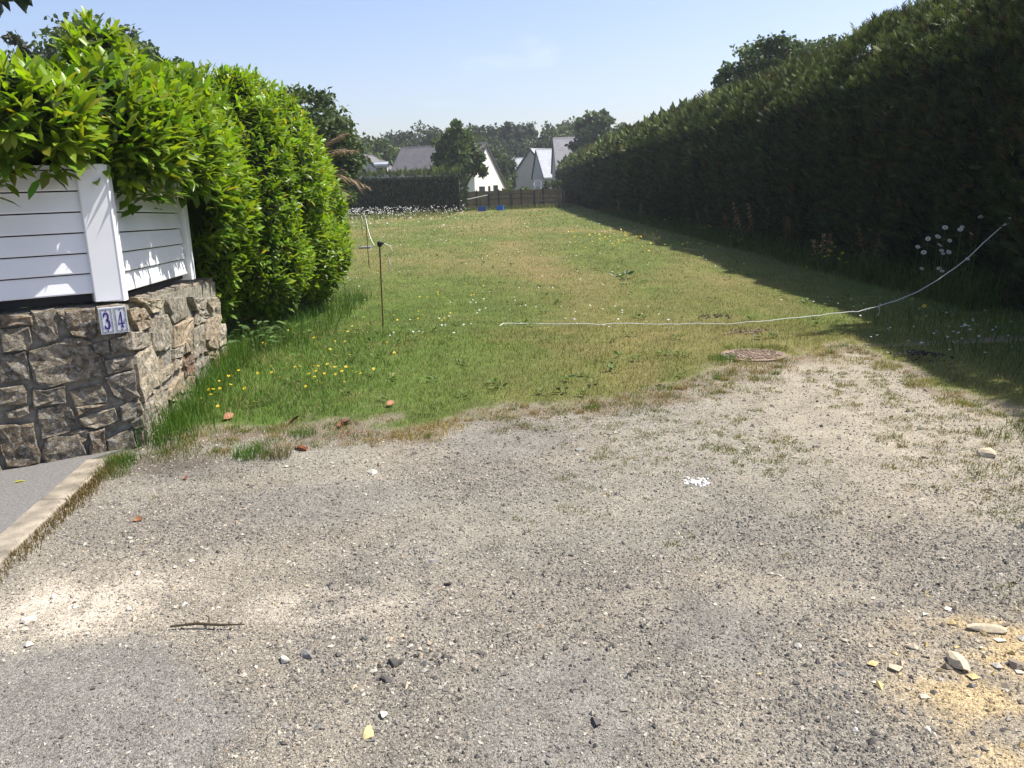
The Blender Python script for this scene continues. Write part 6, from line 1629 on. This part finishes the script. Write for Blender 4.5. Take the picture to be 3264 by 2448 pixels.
for i, (x, y, h, k, t, lab) in enumerate([(5.55, 19.0, 1.25, 3, RP, 'tallest dock plant with pinkish seed spires at the hedge foot'), (5.45, 19.9, 0.85, 3, RU, 'rusty dock plant just beyond the tallest one'), (5.5, 14.6, 0.72, 3, RP, 'pale pinkish dock plant nearest in the hedge shade'), (5.5, 23.5, 0.9, 2, RU, 'dark rusty dock plant in the middle of the hedge foot'),
        (5.5, 34.0, 0.85, 3, RU, 'rusty dock plant far along the hedge foot'), (5.45, 41.0, 0.8, 3, RP, 'furthest dock plant along the hedge foot'), (5.6, 16.6, 1.0, 2, (0.16, 0.09, 0.05), 'dull brown dock plant between the two pinkish ones'), (5.5, 12.6, 0.85, 2, (0.18, 0.11, 0.06), 'brown dock plant behind the ox-eye daisies')]):
    dock(lab, x, y, h, k, 500 + i, t)
# broad-leaved weeds at the laurel foot
def weed(label, x, y, n, L, h, seed, colr):
    r = np.random.default_rng(seed)
    w = thing('weed_clump', label, 'weed', (x, y, 0))
    a = r.uniform(0, 6.28, n); q = r.uniform(0, 0.22, n); P = np.stack([x + q * np.cos(a), y + q * np.sin(a), r.uniform(0.05, h, n)], 1)
    D = np.stack([np.cos(a), np.sin(a), r.uniform(-0.2, 0.6, n)], 1)
    V, F = leaf_mesh(P, D, np.tile([(0, -0.2, 1.0)], (n, 1)) + r.normal(size=(n, 3)) * 0.25, L * r.uniform(0.6, 1.2, n), np.full(n, 1.25))
    build('leaves', V, F, M['laurel'], w, tint=np.repeat(np.array(colr)[None] * r.uniform(0.6, 1.4, (n, 1)), len(_LEAF), 0))
    for i in range(6):
        s = MB(); s.tube([(x, y, -0.01), (x + r.normal() * 0.1, y + r.normal() * 0.1, h * 0.8)], 0.004, 4); s.make('stem', M['stem'], w)
weed('broad-leaved weeds between the wall end and the laurel foot', -2.70, 8.62, 60, 0.10, 0.32, 601, (0.085, 0.15, 0.045))
weed('low leafy weeds in the grass just below the laurel', -2.45, 9.1, 40, 0.10, 0.22, 602, (0.10, 0.17, 0.04))
weed('dark leafy weed in the middle of the lawn', 2.0, 14.2, 14, 0.13, 0.10, 603, (0.05, 0.10, 0.03))

# leaf lying on the pavement
z_ = 0.016
V, F = leaf_mesh(np.array([[-2.95, 4.62, z_]]), np.array([[0.7, 0.5, 0.02]]), np.array([[0, 0, 1.0]]), np.array([0.075]), np.array([0.8]))
tag(build('fallen_leaf', V, F, M['laurel'], tint=np.tile([(0.45, 0.45, 0.05)], (len(V), 1)), base=(-2.95, 4.62, z_)), 'small yellow-green leaf lying on the asphalt pavement', 'leaf')

# ------------------------------------------------------------------ the air
hz = MB(); hz.box((-950, -80, -1.6), (950, 1560, 14.5))
m = bpy.data.materials.new('thin_haze'); m.use_nodes = True
nt = m.node_tree; nt.nodes.clear()
o_ = nt.nodes.new('ShaderNodeOutputMaterial'); pv_ = nt.nodes.new('ShaderNodeVolumePrincipled')
pv_.inputs['Color'].default_value = (0.90, 0.95, 1.0, 1); pv_.inputs['Density'].default_value = 0.0006; pv_.inputs['Anisotropy'].default_value = 0.2
nt.links.new(pv_.outputs['Volume'], o_.inputs['Volume'])
tag(hz.make('haze', m), kind='stuff')
